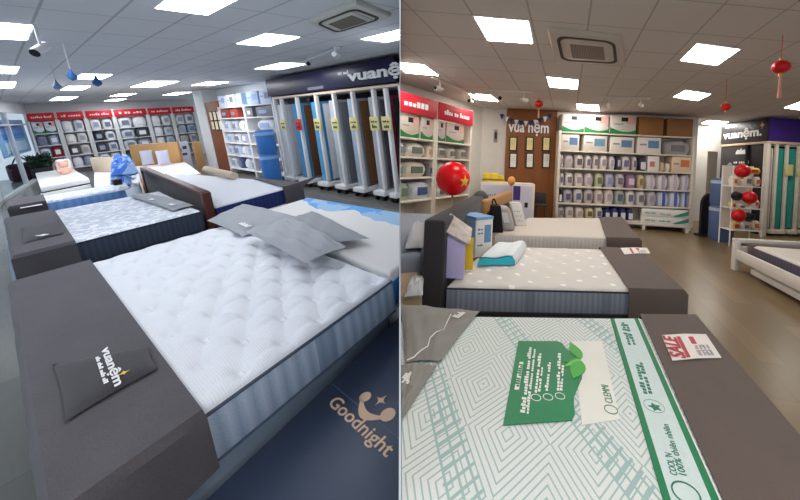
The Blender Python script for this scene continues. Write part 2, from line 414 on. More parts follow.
def printed_pack(W, name, label, cat, s0, s1, d0, d1, z0, z1, body, kind='plain', ink=None, group=None, clip=False, room=None):
    """goods on a shelf: a carton or a soft packet with its printed front"""
    room = W.room; z0 += .002; c = W.pt((s0 + s1) / 2, (d0 + d1) / 2, z0); t = thing(name, label, cat, room, c, group)
    w, h = s1 - s0, z1 - z0; bm = B()
    if kind in ('soft', 'bag', 'roll'):
        box(bm, s0, s1, d0, d1, z0, z1, 0); bmesh.ops.subdivide_edges(bm, edges=bm.edges[:], cuts=3, use_grid_fill=True)
        cc = Vector(((s0 + s1) / 2, (d0 + d1) / 2, (z0 + z1) / 2)); hs = Vector((w / 2, (d1 - d0) / 2, h / 2))
        for v in bm.verts:
            q = Vector(((v.co.x - cc.x) / hs.x, (v.co.y - cc.y) / hs.y, (v.co.z - cc.z) / hs.z))
            k = 1 - .10 * (q.x ** 2 * q.y ** 2 + q.y ** 2 * q.z ** 2 + q.x ** 2 * q.z ** 2)
            v.co = cc + Vector((q.x * hs.x * k * .97, q.y * hs.y * k * (.9 + .1 * (1 - q.x ** 2) * (1 - q.z ** 2)), q.z * hs.z * (1 if q.z < 0 else k)))
        bmesh.ops.transform(bm, matrix=W.M, verts=bm.verts)
    else: box(bm, s0, s1, d0, d1, z0, z1, min(.012, w * .05), M=W.M)
    obj('package', bm, body, room, t, clip=clip)
    m = .12
    def card(nm, a, b, c0, c1, mat, dd=.003):
        bm = B(); box(bm, s0 + w * a, s0 + w * b, d0 - dd, d0 + .01, z0 + h * c0, z0 + h * c1, 0, M=W.M); obj(nm, bm, mat, room, t, clip=clip, smooth=False)
    if ink is None: return t
    if kind == 'green':                          # white carton with a green sweep along its foot and a dark grip
        card('carry_grip', .42, .68, .68, .9, BLACK); card('pink_print', .62, .97, .55, .95, paint('print pink', (224, 170, 160), .5), .002)
        bm = B(); n = 10; lo = [(s0 + w * i / n, z0) for i in range(n + 1)]; hi = [(s0 + w * i / n, z0 + h * (.34 - .22 * math.sin(math.pi * i / n * .85))) for i in range(n + 1)]
        poly = lo + hi[::-1]; M2 = W.M @ Matrix(((1, 0, 0, 0), (0, 0, 1, 0), (0, 1, 0, 0), (0, 0, 0, 1)))
        prism(bm, poly, d0 - .004, d0 + .01, 0, M=M2); obj('green_band', bm, ink, room, t, clip=clip, smooth=False)
        card('lettering', .12, .5, .5, .56, paint('inkgrey', (150, 150, 160)))
    elif kind == 'photo': card('printed_picture', .45, .9, .35, .8, ink); card('lettering', .1, .38, .5, .6, paint('inkgrey', (150, 150, 160)))
    elif kind == 'soft': card('paper_label', .25, .75, .25, .7, ink, .006)
    elif kind == 'bag': card('paper_label', .2, .8, .1, .62, ink, .006)
    elif kind == 'roll': card('paper_band', .36, .62, .02, .98, ink, .006)
    else: card('paper_label', .15, .6, .3, .65, ink)
    return t

def panel_light(room, label, c4, z, mat, group, clip=False):
    ctr = bil(c4, .5, .5); t = thing('ceiling_light', label, 'ceiling light', room, (ctr.x, ctr.y, z), group)
    bm = B(); q = [bil(c4, u, v)[:2] for u, v in ((0, 0), (1, 0), (1, 1), (0, 1))]
    prism(bm, q, z - .008, z + .02); obj('housing', bm, WHITE, room, t, clip=clip)
    bm = B(); q = [bil(c4, u, v)[:2] for u, v in ((.03, .03), (.97, .03), (.97, .97), (.03, .97))]
    prism(bm, q, z - .012, z - .006); obj('diffuser', bm, mat, room, t, clip=clip, smooth=False); return t
def spotlight(room, label, p, drop, aim, mat, group, rail=None, s=1.0):
    """track spotlight: a stem from the ceiling, a barrel head"""
    t = thing('track_spotlight', label, 'spotlight', room, p, group); p = Vector(p)
    bm = B(); tube(bm, p, p - Vector((0, 0, drop)), .012 * s, 8); obj('stem', bm, mat, room, t)
    a = Vector(aim).normalized(); c = p - Vector((0, 0, drop))
    bm = B(); tube(bm, c - a * .07 * s, c + a * .1 * s, .038 * s, 14, .045 * s); obj('lamp_head', bm, mat, room, t)
    bm = B(); tube(bm, c + a * .098 * s, c + a * .104 * s, .038 * s, 14); obj('lens', bm, BLACK, room, t)
    return t
def cassette(room, label, c4, z, grille_c, body):
    ctr = bil(c4, .5, .5); t = thing('air_conditioner', label, 'air conditioner', room, (ctr.x, ctr.y, z))
    P = lambda a: [bil(c4, a + (1 - 2 * a) * u, a + (1 - 2 * a) * v)[:2] for u, v in ((0, 0), (1, 0), (1, 1), (0, 1))]
    bm = B(); prism(bm, P(0), z - .04, z + .05, .02, seg=3); obj('face_panel', bm, body, room, t)
    def ring(a, b, z0, z1, m, nm):
        n = 10; pts = []
        def rr(k):                                # rounded square
            out = []
            for (cu, cv, st) in ((.18, .18, 180), (.82, .18, 270), (.82, .82, 0), (.18, .82, 90)):
                for i in range(n + 1):
                    th = math.radians(st + 90 * i / n); out.append((cu + .18 * math.cos(th), cv + .18 * math.sin(th)))
            return [bil(c4, k + (1 - 2 * k) * u, k + (1 - 2 * k) * v) for u, v in out]
        o, i = rr(a), rr(b); bm = B(); k = len(o)
        V = [[bm.verts.new((p.x, p.y, zz)) for p in q] for q, zz in ((o, z0), (i, z0), (i, z1), (o, z1))]
        for j in range(k):
            for e in range(4): bm.faces.new((V[e][j], V[e][(j + 1) % k], V[(e + 1) % 4][(j + 1) % k], V[(e + 1) % 4][j]))
        obj(nm, bm, m, room, t)
    ring(.10, .145, z - .044, z - .036, BLACK, 'air_outlet')
    bm = B(); prism(bm, P(.2), z - .052, z - .03, .008); obj('intake_surround', bm, body, room, t)
    bm = B(); prism(bm, P(.27), z - .056, z - .05); 
    obj('intake_grille', bm, grille_c, room, t); return t
def grille_mat(name, c):
    a = N(name, .6); x, y, z = a.xyz(a.coord()); f = a.math('MULTIPLY', a.math('GREATER_THAN', a.math('FRACT', a.math('DIVIDE', x, .03)), .45), a.math('GREATER_THAN', a.math('FRACT', a.math('DIVIDE', y, .03)), .4))
    a.color(a.mix(f, lin(c), tuple(q * .55 for q in lin(c)[:3]) + (1,))); return a.m
def shelf_unit(W, label, s0, s1, d, zs, ztop, mat, group, header=None, lettering=None, back=None, posts=True, clip=False, name='display_shelf', hdr_words=None):
    room = W.room; t = thing(name, label, 'display shelf', room, W.pt((s0 + s1) / 2, d / 2, 0), group)
    for s in (s0, s1):
        bm = B(); box(bm, *((s, s + .06) if s == s0 else (s - .06, s)), 0, d, 0, ztop, .004, M=W.M); obj('side_post', bm, mat, room, t, clip=clip)
    for z in zs:
        bm = B(); box(bm, s0 + .06, s1 - .06, -.01, d, z - .035, z, .004, M=W.M); obj('shelf_board', bm, mat, room, t, clip=clip)
    bm = B(); box(bm, s0, s1, d - .02, d, 0, ztop, 0, M=W.M); obj('back_panel', bm, back or mat, room, t, clip=clip)
    if header:
        bm = B(); box(bm, s0 + .03, s1 - .03, -.03, .02, header[0], header[1], .004, M=W.M); h = obj('header_sign', bm, header[2], room, t, clip=clip)
        h['base_pt'] = t['base_pt']
        bm = B(); Mx = W.M @ basis(((s0 + s1) / 2, -.03, (header[0] + header[1]) / 2), (1, 0, 0), (0, 0, 1)); dashes(bm, Mx, hdr_words or (5, 4), (s1 - s0) * .7, (header[1] - header[0]) * .3, depth=.006)
        obj('lettering', bm, WHITE, room, h, clip=clip, smooth=False)
    return t
# ================================================================ LEFT SHOP HALF
L = Rl
CZ = 2.76
WX, WB = 4.35, 22.0                             # rack front and the far wall
FLOOR_L = plank_mat('floor grey', (122, 121, 116), (102, 102, 98), math.radians(90), .22, .19, 1.3)
WALL_L = paint('wall white', (226, 228, 230), .8)
CEIL_L = ceiling_mat('ceiling grey', (214, 216, 220), (172, 175, 180), .40, .85, 2.0, 4.25, 0.0)
def slab(room, pts, z0, z1):
    bm = B(); prism(bm, pts, z0, z1); return bm
struct('floor', slab(L, [(-2.2, -1.5), (6.7, -1.5), (6.7, WB), (-2.2, WB)], -.1, 0), FLOOR_L, L, clip=True)
struct('ceiling', slab(L, [(-2.2, -1.5), (6.7, -1.5), (6.7, WB + .1), (-2.2, WB + .1)], CZ, CZ + .08), CEIL_L, L, clip=True)
struct('wall_back', slab(L, [(.95, WB), (6.7, WB), (6.7, WB + .1), (.95, WB + .1)], 0, CZ), WALL_L, L)
struct('wall_right', slab(L, [(5.5, -1), (5.6, -1), (5.6, 9.9), (4.9, 9.95), (4.9, 14.9), (4.8, 14.9), (4.8, 9.85), (5.5, 9.8)], 0, CZ), WALL_L, L, clip=True)
# the glazed shop front on the street side
gl = bpy.data.materials.new('glass'); gl.use_nodes = True; nt = gl.node_tree; nt.nodes.clear()
o_ = nt.nodes.new('ShaderNodeOutputMaterial'); mx = nt.nodes.new('ShaderNodeMixShader'); tr = nt.nodes.new('ShaderNodeBsdfTransparent'); gs = nt.nodes.new('ShaderNodeBsdfGlossy')
gs.inputs['Roughness'].default_value = .02; mx.inputs[0].default_value = .08; tr.inputs[0].default_value = (.92, .97, 1, 1)
nt.links.new(tr.outputs[0], mx.inputs[1]); nt.links.new(gs.outputs[0], mx.inputs[2]); nt.links.new(mx.outputs[0], o_.inputs[0]); GLASS = gl
ALU = paint('aluminium', (205, 208, 212), .4, .2)
GF = Plane(L, (-.18, 15.4), math.atan2(WB - 15.4, .95 + .18)); GL_ = math.hypot(WB - 15.4, 1.13)
GN = Plane(L, (-1.5, 1.0), math.atan2(14.4, 1.32)); GNL = math.hypot(14.4, 1.32)
k = 0
for PLN, Ln, cnt in ((GN, GNL, 4), (GF, GL_, 2)):
    bm = B(); box(bm, 0, Ln, -.04, .06, 2.4, CZ, M=PLN.M); struct('wall_left', bm, WALL_L, L)
    for i in range(cnt):
        a, b = Ln * i / cnt + .06, Ln * (i + 1) / cnt - .06; k += 1
        bm = B(); box(bm, a, b, -.01, .01, .08, 2.4, M=PLN.M); o = struct('window_%d' % k, bm, GLASS, L)
        for nm, q in (('jamb', (a - .1, a, 0, 2.4)), ('sill', (a, b, 0, .08)), ('transom', (a, b, 1.98, 2.03)), ('jamb', (b, b + .1, 0, 2.4))):
            bm = B(); box(bm, q[0], q[1], -.05, .05, q[2], q[3], M=PLN.M); obj(nm, bm, ALU, L, o)

t = thing('window_poster', 'pale blue poster standing inside the glass front at the far corner', 'poster', L, GF.pt(GF.hit(15, 150, .12)[0], .12, .3))
p0, p1 = GF.hit(9, 172, .12), GF.hit(21, 120, .12); bm = B(); box(bm, p0[0], p1[0], .1, .13, max(1.0, p0[1]), p1[1], .005, M=GF.M); obj('panel', bm, paint('poster blue', (150, 186, 222), .5), L, t)
for a_, b_, c_ in ((.1, .55, (84, 130, 196)), (.62, .9, (214, 226, 238))):
    bm = B(); h_ = p1[1] - max(1.0, p0[1]); box(bm, p0[0] + (p1[0] - p0[0]) * .12, p0[0] + (p1[0] - p0[0]) * .88, .094, .104, p1[1] - h_ * b_, p1[1] - h_ * a_, 0, M=GF.M); obj('printed_area', bm, paint('poster%d' % c_[0], c_, .5), L, t, smooth=False)
# ---- far wall: six bays of shelves under red header signs
BW = Plane(L, (0, WB - .45), 0.0)
hx = [BW.hit(x, y)[0] for x, y in ((29.5, 130), (60, 130), (89, 130), (117.5, 130), (151.5, 130), (176, 130), (199, 130))]
avg = lambda ya, yb: (BW.hit(45, ya)[1] + BW.hit(185, yb)[1]) / 2
zh1, zh0 = avg(112, 107.5), avg(119, 114); zr = [avg(130.5, 125.5), avg(141, 136.5), avg(152, 148), avg(162.5, 160)]
HDR = paint('sign red', (214, 30, 44), .5)
SHL = paint('shelf white', (222, 222, 222), .5)
for i in range(6):
    shelf_unit(BW, 'white shelf bay under a red header on the far wall, %s from the glass front' % ORD[i], hx[i] + .002, hx[i + 1] - .002, .42, zr, zh1 + .03, SHL, 'red headed shelf bays on the far wall', header=(zh0, zh1, HDR), hdr_words=((6, 4), (2, 5), (5, 4), (1, 2, 3), (2, 6), (3, 6))[i])
soft = [(214, 218, 226), (196, 202, 212), (176, 186, 200), (226, 220, 210), (150, 160, 176), (120, 70, 72), (232, 232, 236), (188, 176, 168), (70, 74, 88), (160, 178, 200)]
rowname = ['top shelf', 'second shelf', 'third shelf', 'bottom shelf']
pick = {(0, 2, 1): (150, 30, 40), (0, 1, 0): (120, 128, 148), (0, 1, 1): (158, 170, 196), (0, 3, 0): (214, 168, 160), (2, 1, 0): (40, 42, 56), (1, 2, 0): (86, 80, 84), (1, 2, 1): (210, 198, 186)}
CN = lambda c: {(150, 30, 40): 'dark red', (120, 128, 148): 'slate grey', (158, 170, 196): 'blue grey', (214, 168, 160): 'salmon pink', (40, 42, 56): 'navy', (86, 80, 84): 'dark grey', (210, 198, 186): 'cream', (214, 218, 226): 'off-white', (196, 202, 212): 'pale grey', (176, 186, 200): 'pale blue', (226, 220, 210): 'cream', (150, 160, 176): 'grey', (120, 70, 72): 'brown red', (232, 232, 236): 'white', (188, 176, 168): 'beige', (70, 74, 88): 'charcoal', (160, 178, 200): 'light blue'}.get(c, 'white')
for b in range(6):
    a0, a1 = hx[b] + .07, hx[b + 1] - .07
    for r in range(4):
        top = zh0 if r == 0 else zr[r - 1] - .035
        for q in range(2):
            w = (a1 - a0) / 2; s0 = a0 + w * q + .015; s1 = s0 + w - .03; h = (top - zr[r]) * random.uniform(.84, .96)
            c = pick.get((b, r, q)) or (random.choice(soft[:5] + soft[6:]) if r else (228, 229, 232))
            kd = 'green' if (r == 0 and b == 0) else 'soft'
            ink = paint('pack green', (20, 120, 84), .5) if kd == 'green' else paint('lab%d' % ((b + r * 3 + q) % 3), ((120, 126, 146), (240, 240, 240), (160, 168, 184))[(b + r * 3 + q) % 3], .6)
            printed_pack(BW, 'pillow_box' if kd == 'green' else 'bedding_pack', '%s %s, %s of the %s bay from the glass, %s half' % (CN(c), 'pillow box' if kd == 'green' else 'bedding pack', rowname[r], ORD[b], ('nearer', 'farther')[q]), 'pillow box' if kd == 'green' else 'bedding pack', s0, s1, .02, .36, zr[r], zr[r] + h, paint('pk%s' % (c,), c, .6), kd, ink, 'bedding packs on the far wall shelves')

# ---- column and wood panel at the end of the side shelves
SW = Plane(L, (WX, 0), math.radians(-90))       # s grows towards the viewer
s_of = lambda x, y: SW.hit(x, y)[0]
bm = B(); box(bm, s_of(200, 130), s_of(208.5, 130), .02, .5, 0, CZ, .01, M=SW.M); struct('trim_1', bm, WALL_L, L)
PANELW = wood('oak panel', (150, 84, 44), (112, 58, 28), .5, (1, 1, .08))
t = thing('wood_panel', 'brown wooden wall panel with frames beside the white column', 'wall panel', L, SW.pt(s_of(215, 130), .1, 0))
bm = B(); box(bm, s_of(208.5, 130), s_of(221.5, 130), .05, .2, 0, SW.hit(215, 101)[1], .004, M=SW.M); obj('board', bm, PANELW, L, t)
n_ = 0
for r in range(2):
    for q in range(3):
        xx = 210 + 3.8 * q; z = SW.hit(215, 116 + 9.5 * r)[1]; s = s_of(xx + 1, 120); n_ += 1
        f = thing('framed_certificate', 'small framed certificate on the brown panel of the far corner, %s in the %s row' % (ORD[q], ('upper', 'lower')[r]), 'picture frame', L, SW.pt(s, .04, z), 'frames on the far brown panel')
        bm = B(); box(bm, s - .12, s + .12, .025, .049, z - .16, z + .16, .004, M=SW.M); obj('frame', bm, BLACK, L, f)
        bm = B(); box(bm, s - .1, s + .1, .018, .034, z - .13, z + .13, 0, M=SW.M); obj('certificate', bm, paint('paper cream', (236, 226, 196), .7), L, f)

# ---- side shelves between the panel and the mattress rack
sA, sB = s_of(221.5, 130) + .04, s_of(279.5, 130)
ys = [(107.6, 102), (118.5, 115.5), (131, 131), (143, 144), (155, 158), (166, 174)]
zs = [(SW.hit(223, a)[1] + SW.hit(277, b)[1]) / 2 for a, b in ys]
zs = [max(.12, z) for z in zs]
sm_ = sA + (sB - sA) * .5
for i, (a, b) in enumerate(((sA, sm_), (sm_ + .002, sB - .14))):
    shelf_unit(SW, 'white open side shelf beside the %s, loaded with bedding' % ('brown panel', 'mattress rack')[i], a, b, .42, zs, zs[0] + .02, SHL, None)
rows = [
 [('pillow_box', 223, 230, (214, 222, 236)), ('pillow_box', 231, 239, (224, 230, 240)), ('pillow_box', 240.5, 250, (168, 190, 220)), ('pillow_box', 251, 263, (176, 196, 226)), ('pillow_box', 264, 276, (190, 204, 230))],
 [('storage_box', 223, 231, (150, 56, 44)), ('storage_box', 232, 240, (160, 60, 46)), ('storage_box', 242, 255, (120, 118, 122)), ('storage_box', 258, 276, (112, 112, 118))],
 [('bedding_pack', 223, 229, (204, 208, 216)), ('bedding_pack', 230, 236, (190, 190, 200)), ('bedding_pack', 237, 252, (214, 214, 218)), ('bedding_pack', 255, 273, (206, 208, 214))],
 [('bedding_pack', 223 + 7.4 * i, 229.6 + 7.4 * i, ((196, 196, 206), (216, 216, 222), (180, 184, 200), (208, 206, 210), (222, 222, 228), (190, 196, 210))[i]) for i in range(6)],
 [('bedding_pack', 220 + 7.6 * i, 227 + 7.6 * i, ((200, 202, 212), (186, 198, 220), (214, 214, 222), (176, 190, 214), (206, 204, 212), (196, 200, 212))[i]) for i in range(6)],
 [('bedding_pack', 222 + 7 * i, 228.4 + 7 * i, ((206, 208, 216), (60, 78, 130), (214, 218, 230), (212, 216, 228), (90, 108, 170), (216, 218, 226))[i]) for i in range(6)]]
for r, row in enumerate(rows):
    top = (zs[r - 1] - .04) if r else SW.hit(250, 90)[1]
    for i, (nm, xa, xb, c) in enumerate(row):
        a, b = s_of(xa, 130), s_of(xb, 130); z0 = zs[r]; h = min(.5, (top - z0) * .9)
        if a < sm_ - .03 < b: b = min(b, sm_ - .07) if (sm_ - a) > (b - sm_) else b; a = max(a, sm_ + .07) if (sm_ - a) <= (b - sm_) else a
        b = min(b, sB - .2)
        printed_pack(SW, nm, '%s, %s side shelf down, %s from the brown panel' % ({'pillow_box': 'pale blue white carton', 'storage_box': ('red brown' if c[0] > 140 else 'grey') + ' storage box', 'bedding_pack': 'clear bedding packet'}[nm], ORD[r], ORD[i]), {'pillow_box': 'carton', 'storage_box': 'storage box', 'bedding_pack': 'bedding pack'}[nm], max(a + .02, sA + .07), b - .02, .03, .37, z0, z0 + h, paint('pk%s' % (c,), c, .55), 'photo' if nm == 'pillow_box' else ('plain' if nm == 'storage_box' else 'soft'), paint('lb%d' % (i % 3), ((150, 172, 206), (128, 132, 150), (236, 236, 240))[i % 3] if nm != 'storage_box' else (70, 40, 36), .6), 'bedding on the side shelves')

# ---- two blue rolled mattresses standing on top of each other
BLUEROLL = paint('blue wrap', (66, 128, 206), .35); PALEBL = paint('pale blue wrap', (150, 190, 236), .3)
p = L.at(274.5, 186.5, 0); rr = .21
zc = [.0, L.up(272, 153, p), L.up(272, 129, p)]
for i in range(2):
    t = thing('rolled_mattress', ('blue rolled mattress standing on the floor beside the rack', 'blue rolled mattress balanced on top of another beside the rack')[i], 'rolled mattress', L, (p.x, p.y, zc[i]), 'blue rolled mattresses by the rack')
    h = zc[i + 1] - zc[i] - .004
    bm = B(); lathe(bm, [(rr * .9, .0), (rr, .04), (rr, h - .05), (rr * .92, h)], (p.x, p.y, zc[i]), 24); obj('wrapped_roll', bm, BLUEROLL, L, t)
    bm = B(); lathe(bm, [(rr * .9, h - .13), (rr + .006, h - .13), (rr + .006, h - .05), (rr * .9, h - .05)], (p.x, p.y, zc[i]), 24); obj('top_band', bm, PALEBL, L, t)

# ---- mattress rack with pull-out slabs, its sign above
rail = (SW.hit(279, 98)[1] + SW.hit(392, 82)[1]) / 2; tops = (SW.hit(277.5, 77.5)[1] + SW.hit(398, 56.5)[1]) / 2
sR0, sR1 = s_of(279.5, 140), s_of(404, 140)
t = thing('mattress_rack', 'white mattress display rack under the dark blue shop sign', 'display rack', L, SW.pt((sR0 + sR1) / 2, .3, 0))
for i, s in enumerate((sR0, sR1)):
    for d in (.06, .98):
        bm = B(); box(bm, s - .04, s + .04, d - .04, d + .04, 0, rail, .004, M=SW.M); obj('post', bm, WHITE, L, t, clip=True)
bm = B(); box(bm, sR0, sR1, 0, 1.0, rail - .05, rail, .004, M=SW.M); obj('top_rail', bm, paint('rail cream', (230, 208, 186), .5), L, t, clip=True)
bm = B(); box(bm, sR0, sR1, .05, 1.0, .04, .1, .004, M=SW.M); obj('floor_track', bm, paint('track', (90, 86, 84), .5), L, t, clip=True)
bm = B(); box(bm, sR0, sR1, .98, 1.02, .1, rail, 0, M=SW.M); obj('back_panel', bm, paint('rack dark', (46, 44, 50), .8), L, t, clip=True)
cols = [(212, 216, 220), (60, 146, 196), (74, 164, 214), (188, 192, 198), (164, 180, 196), (172, 176, 182), (150, 40, 60)]
cname = ['off-white', 'teal blue', 'sky blue', 'silver grey', 'pale steel blue', 'mid grey', 'crimson']
back = [(190, 190, 194), (104, 66, 44), (220, 224, 230), (120, 120, 126), (120, 84, 56), (84, 84, 90), (40, 40, 46)]
px_post = [291.5, 306.5, 325.5, 343, 361.5, 382, 394]
px_l = [284, 297.5, 316.5, 334, 352, 372.5, 388.5]
TAGM = paint('tag yellow', (226, 216, 150), .6); TAGR = paint('tag red', (206, 40, 50), .6)
for i in range(7):
    sa, sb = s_of(px_l[i], 150), s_of(px_post[i], 150)
    t = thing('pull_out_display', '%s mattress sample on a white pull-out frame, %s in the rack' % (cname[i], ORD[i]), 'mattress sample', L, SW.pt((sa + sb) / 2, .4, 0), 'pull-out mattress samples')
    m = cloth('slab%d' % i, cols[i], .12, 120)
    bm = B(); box(bm, max(sa + .02, sR0 + .06), sb - .05, .02, .9, .22, rail - .2, .02, M=SW.M); obj('sample_slab', bm, m, L, t, clip=True)
    bm = B(); box(bm, sb - .015, sb + .012, .1, .94, .25, rail - .25, .004, M=SW.M); obj('backing_board', bm, cloth('bk%d' % i, back[i], .2, 60), L, t, clip=True)
    for z0, z1, a, b in ((.1, rail - .06, sb - .05, sb + .02),):
        bm = B(); box(bm, a, b, -.06, .02, z0, z1, .008, M=SW.M); obj('front_post', bm, WHITE, L, t, clip=True)
    bm = B(); box(bm, max(sa - .02, sR0 + .05), sb + .03, -.1, .9, .106, .2, .008, M=SW.M); obj('foot_bar', bm, WHITE, L, t, clip=True)
    for s in (sa + .04, sb - .03):
        bm = B(); tube(bm, SW.pt(s, -.05, .05) - SW.u * .02, SW.pt(s, -.05, .05) + SW.u * .02, .05, 12); obj('caster', bm, BLACK, L, t, clip=True)
    z = SW.hit(330, 124)[1]
    g = obj('price_tag', (lambda q: (box(q, sb - .16, sb + .1, -.085, -.066, z - .13, z + .13, .003, M=SW.M), q)[1])(B()), TAGR if i == 1 else TAGM, L, t)
    bm = B(); dashes(bm, SW.M @ basis((sb - .03, -.087, z + .04), (1, 0, 0), (0, 0, 1)), (4, 3), .18, .04); dashes(bm, SW.M @ basis((sb - .03, -.087, z - .05), (1, 0, 0), (0, 0, 1)), (3,), .14, .07); obj('lettering', bm, BLACK, L, g, smooth=False)
SIGN = paint('sign navy', (22, 20, 58), .35)
t = thing('shop_sign', 'dark navy fascia sign with white shop lettering above the mattress rack', 'sign', L, SW.pt((sR0 + sR1) / 2, .2, rail))
bm = B(); box(bm, sR0 - .08, sR1, -.05, .14, rail + .03, tops, .008, M=SW.M); obj('fascia', bm, SIGN, L, t, clip=True)
zt = (rail + tops) / 2; hgt = tops - rail
sc0, sc1 = s_of(350.5, 78), s_of(424, 65)
text(L, t, 'vuanệm', SW.M @ basis(((sc0 + sc1) / 2, -.052, zt - .01), (1, 0, 0), (0, 0, 1)), hgt * .62, WHITE, .02, sc1 - sc0, bold=.03, clip=True)
bm = B(); a = s_of(341, 78); b = s_of(352, 78); dashes(bm, SW.M @ basis(((a + b) / 2, -.052, zt + hgt * .2), (1, 0, 0), (0, 0, 1)), (3, 4), b - a, .07, depth=.01); obj('small_lettering', bm, WHITE, L, t, smooth=False)
a, b = s_of(310, 88), s_of(326, 88)
bm = B(); box(bm, a, b, -.06, -.05, rail + .06, rail + .12, 0, M=SW.M); obj('small_plate', bm, paint('plate grey', (120, 120, 130), .4), L, t)
# ---- beds of the left half
Z1 = .70
def P2(x, y, z=Z1): p = L.at(x, y, z); return (p.x, p.y)
TOPW = N('white quilt', .8); v_ = TOPW.coord(); wv = TOPW.n('ShaderNodeTexWave'); TOPW.l(v_, wv.inputs['Vector']); wv.inputs['Scale'].default_value = 26; wv.inputs['Distortion'].default_value = 1.5; wv.inputs['Detail'].default_value = 1
nz = TOPW.noise(v_, 140, 2); TOPW.color(TOPW.mix(nz, lin((212, 215, 222)), lin((230, 232, 237)))); TOPW.bump(TOPW.math('ADD', TOPW.math('MULTIPLY', wv.outputs['Fac'], .5), nz), .25, .006); TOPW = TOPW.m
BORD = uv_rib('blue grey border', (116, 136, 162), (188, 200, 216), .075, band=.9)
RUN = cloth('runner charcoal', (82, 78, 83), .5, 170, .95, .4)
FRAMEL = cloth('frame blue grey', (148, 166, 188), .2, 160)
LEGB = paint('leg black', (34, 32, 36), .5)
# front bed
def flatten(f, x0): return lambda x, y: f(x, y) * min(1, max(0, (x - x0) / .08))
q1 = [(-.09, 1.66), (1.43, 1.87), (1.45, 4.50), (-.09, 4.49)]
bed_frame(L, 'blue grey upholstered bed frame under the large white tufted mattress in front', [(-.16, 1.70), (1.45, 1.985), (1.47, 4.54), (-.16, 4.53)], .14, .41, FRAMEL, LEGB)
mattress(L, 'mattress', 'large white tufted mattress with ribbed blue grey sides, frontmost of the grey bed row', 'mattress', q1, .42, Z1, TOPW, BORD, flatten(quilt(.22, .46, .038, .016, .35, .1), .40), .055, 150, 190, piping=paint('piping slate', (70, 80, 96), .8))
cap(L, 'bed_runner', 'charcoal bed runner across the foot of the front white mattress', 'bed runner', [(-.125, 1.63), (.275, 1.685), (.29, 4.515), (-.125, 4.51)], .43, Z1 + .014, RUN, inner=1)
t = thing('seat_pad', 'thin charcoal pad with white lettering lying on the front bed runner', 'pad', L, (.12, 2.4, Z1 + .016))
pa = [P2(65, 420, .74), P2(157, 367, .74), P2(148, 345, .74), P2(52, 363, .74)]
bm = B(); pillow(bm, pa, Z1 + .024, .035, 16); obj('pad', bm, cloth('pad charcoal', (66, 64, 68), .3, 240), L, t)
zq = Z1 + .062; A_ = Vector((*P2(105, 348, zq), zq)); B_ = Vector((*P2(119, 385, zq), zq)); U_ = Vector((*P2(124, 352, zq), zq)) - Vector((*P2(102, 362, zq), zq))
text(L, t, 'vuanệm', basis((A_ + B_) / 2 + Vector((0, 0, 0)), B_ - A_, U_), .046, WHITE, .003, (B_ - A_).length, bold=.02)
bm = B(); A2 = Vector((*P2(97, 357, zq), zq)); B2 = Vector((*P2(107, 383, zq), zq)); dashes(bm, basis((A2 + B2) / 2, B_ - A_, U_), (3, 4, 4, 3), (B2 - A2).length, .015); obj('small_lettering', bm, WHITE, L, t, smooth=False)
def star(bm, M, r, k=.42, d=.003):
    pts = []
    for i in range(32):
        th = 2 * math.pi * i / 32; f = (abs(math.cos(th)) ** .55 + abs(math.sin(th)) ** .55) ** (-1 / .55); pts.append((r * f * math.cos(th), r * f * math.sin(th)))
    prism(bm, pts, 0, d, M=M)
bm = B(); S_ = Vector((*P2(124, 373, zq), zq)); star(bm, basis(S_, B_ - A_, U_), .02); obj('star_mark', bm, paint('star gold', (232, 190, 70), .5), L, t, smooth=False)
# three grey pillows at its head
GP = cloth('pillow grey', (156, 159, 164), .12, 180, .85, .2); GP2 = cloth('pillow grey dark', (142, 146, 151), .12, 180, .85, .2)
def px_pillow(name, label, pts, z, t_, mat, seed, logo=None, wr=.006, room=L, clip=False, mark=None):
    c4 = [room.at(x, y, z)[:2] for x, y in pts]; ctr = bil(c4, .5, .5)
    t = thing(name, label, 'pillow', room, (ctr.x, ctr.y, z)); bm = B(); pillow(bm, c4, z, t_, 22, wr=wr, seed=seed); obj('cover', bm, mat, room, t, clip=clip)
    if logo:
        for (x0, y0, x1, y1) in logo:
            zz = z + t_ * .93; p, q = room.at(x0, y0, zz), room.at(x1, y1, zz); bm = B(); dashes(bm, basis((p + q) / 2 + Vector((0, 0, .004)), q - p, Vector((-(q - p).y, (q - p).x, 0))), (6,), (q - p).length, .05); obj('logo_lettering', bm, WHITE, room, t, smooth=False, clip=clip)
    return t
px_pillow('pillow', 'grey pillow lying flat at the head of the front bed, farthest from the box', [(243, 238), (302, 219), (243, 205), (207, 222)], Z1 + .012, .07, GP, 1, logo=[(241, 223, 249, 227)])
px_pillow('pillow', 'grey pillow overhanging onto the blue-edged mattress, partly under another', [(306, 250), (370, 240), (312, 212), (285, 222)], Z1 + .05, .06, GP2, 2)
px_pillow('pillow', 'rumpled grey pillow on top of two others on the front bed', [(306, 266), (348, 249), (292, 219), (244, 233)], Z1 + .10, .075, GP, 3, wr=.012)
# mattress with blue edges beside it
BLW = N('beige blue top', .85); x_, y_, z_ = BLW.xyz(BLW.coord()); f_ = BLW.noise(BLW.coord(), 3, 3); g_ = BLW.noise(BLW.coord(), 130, 2)
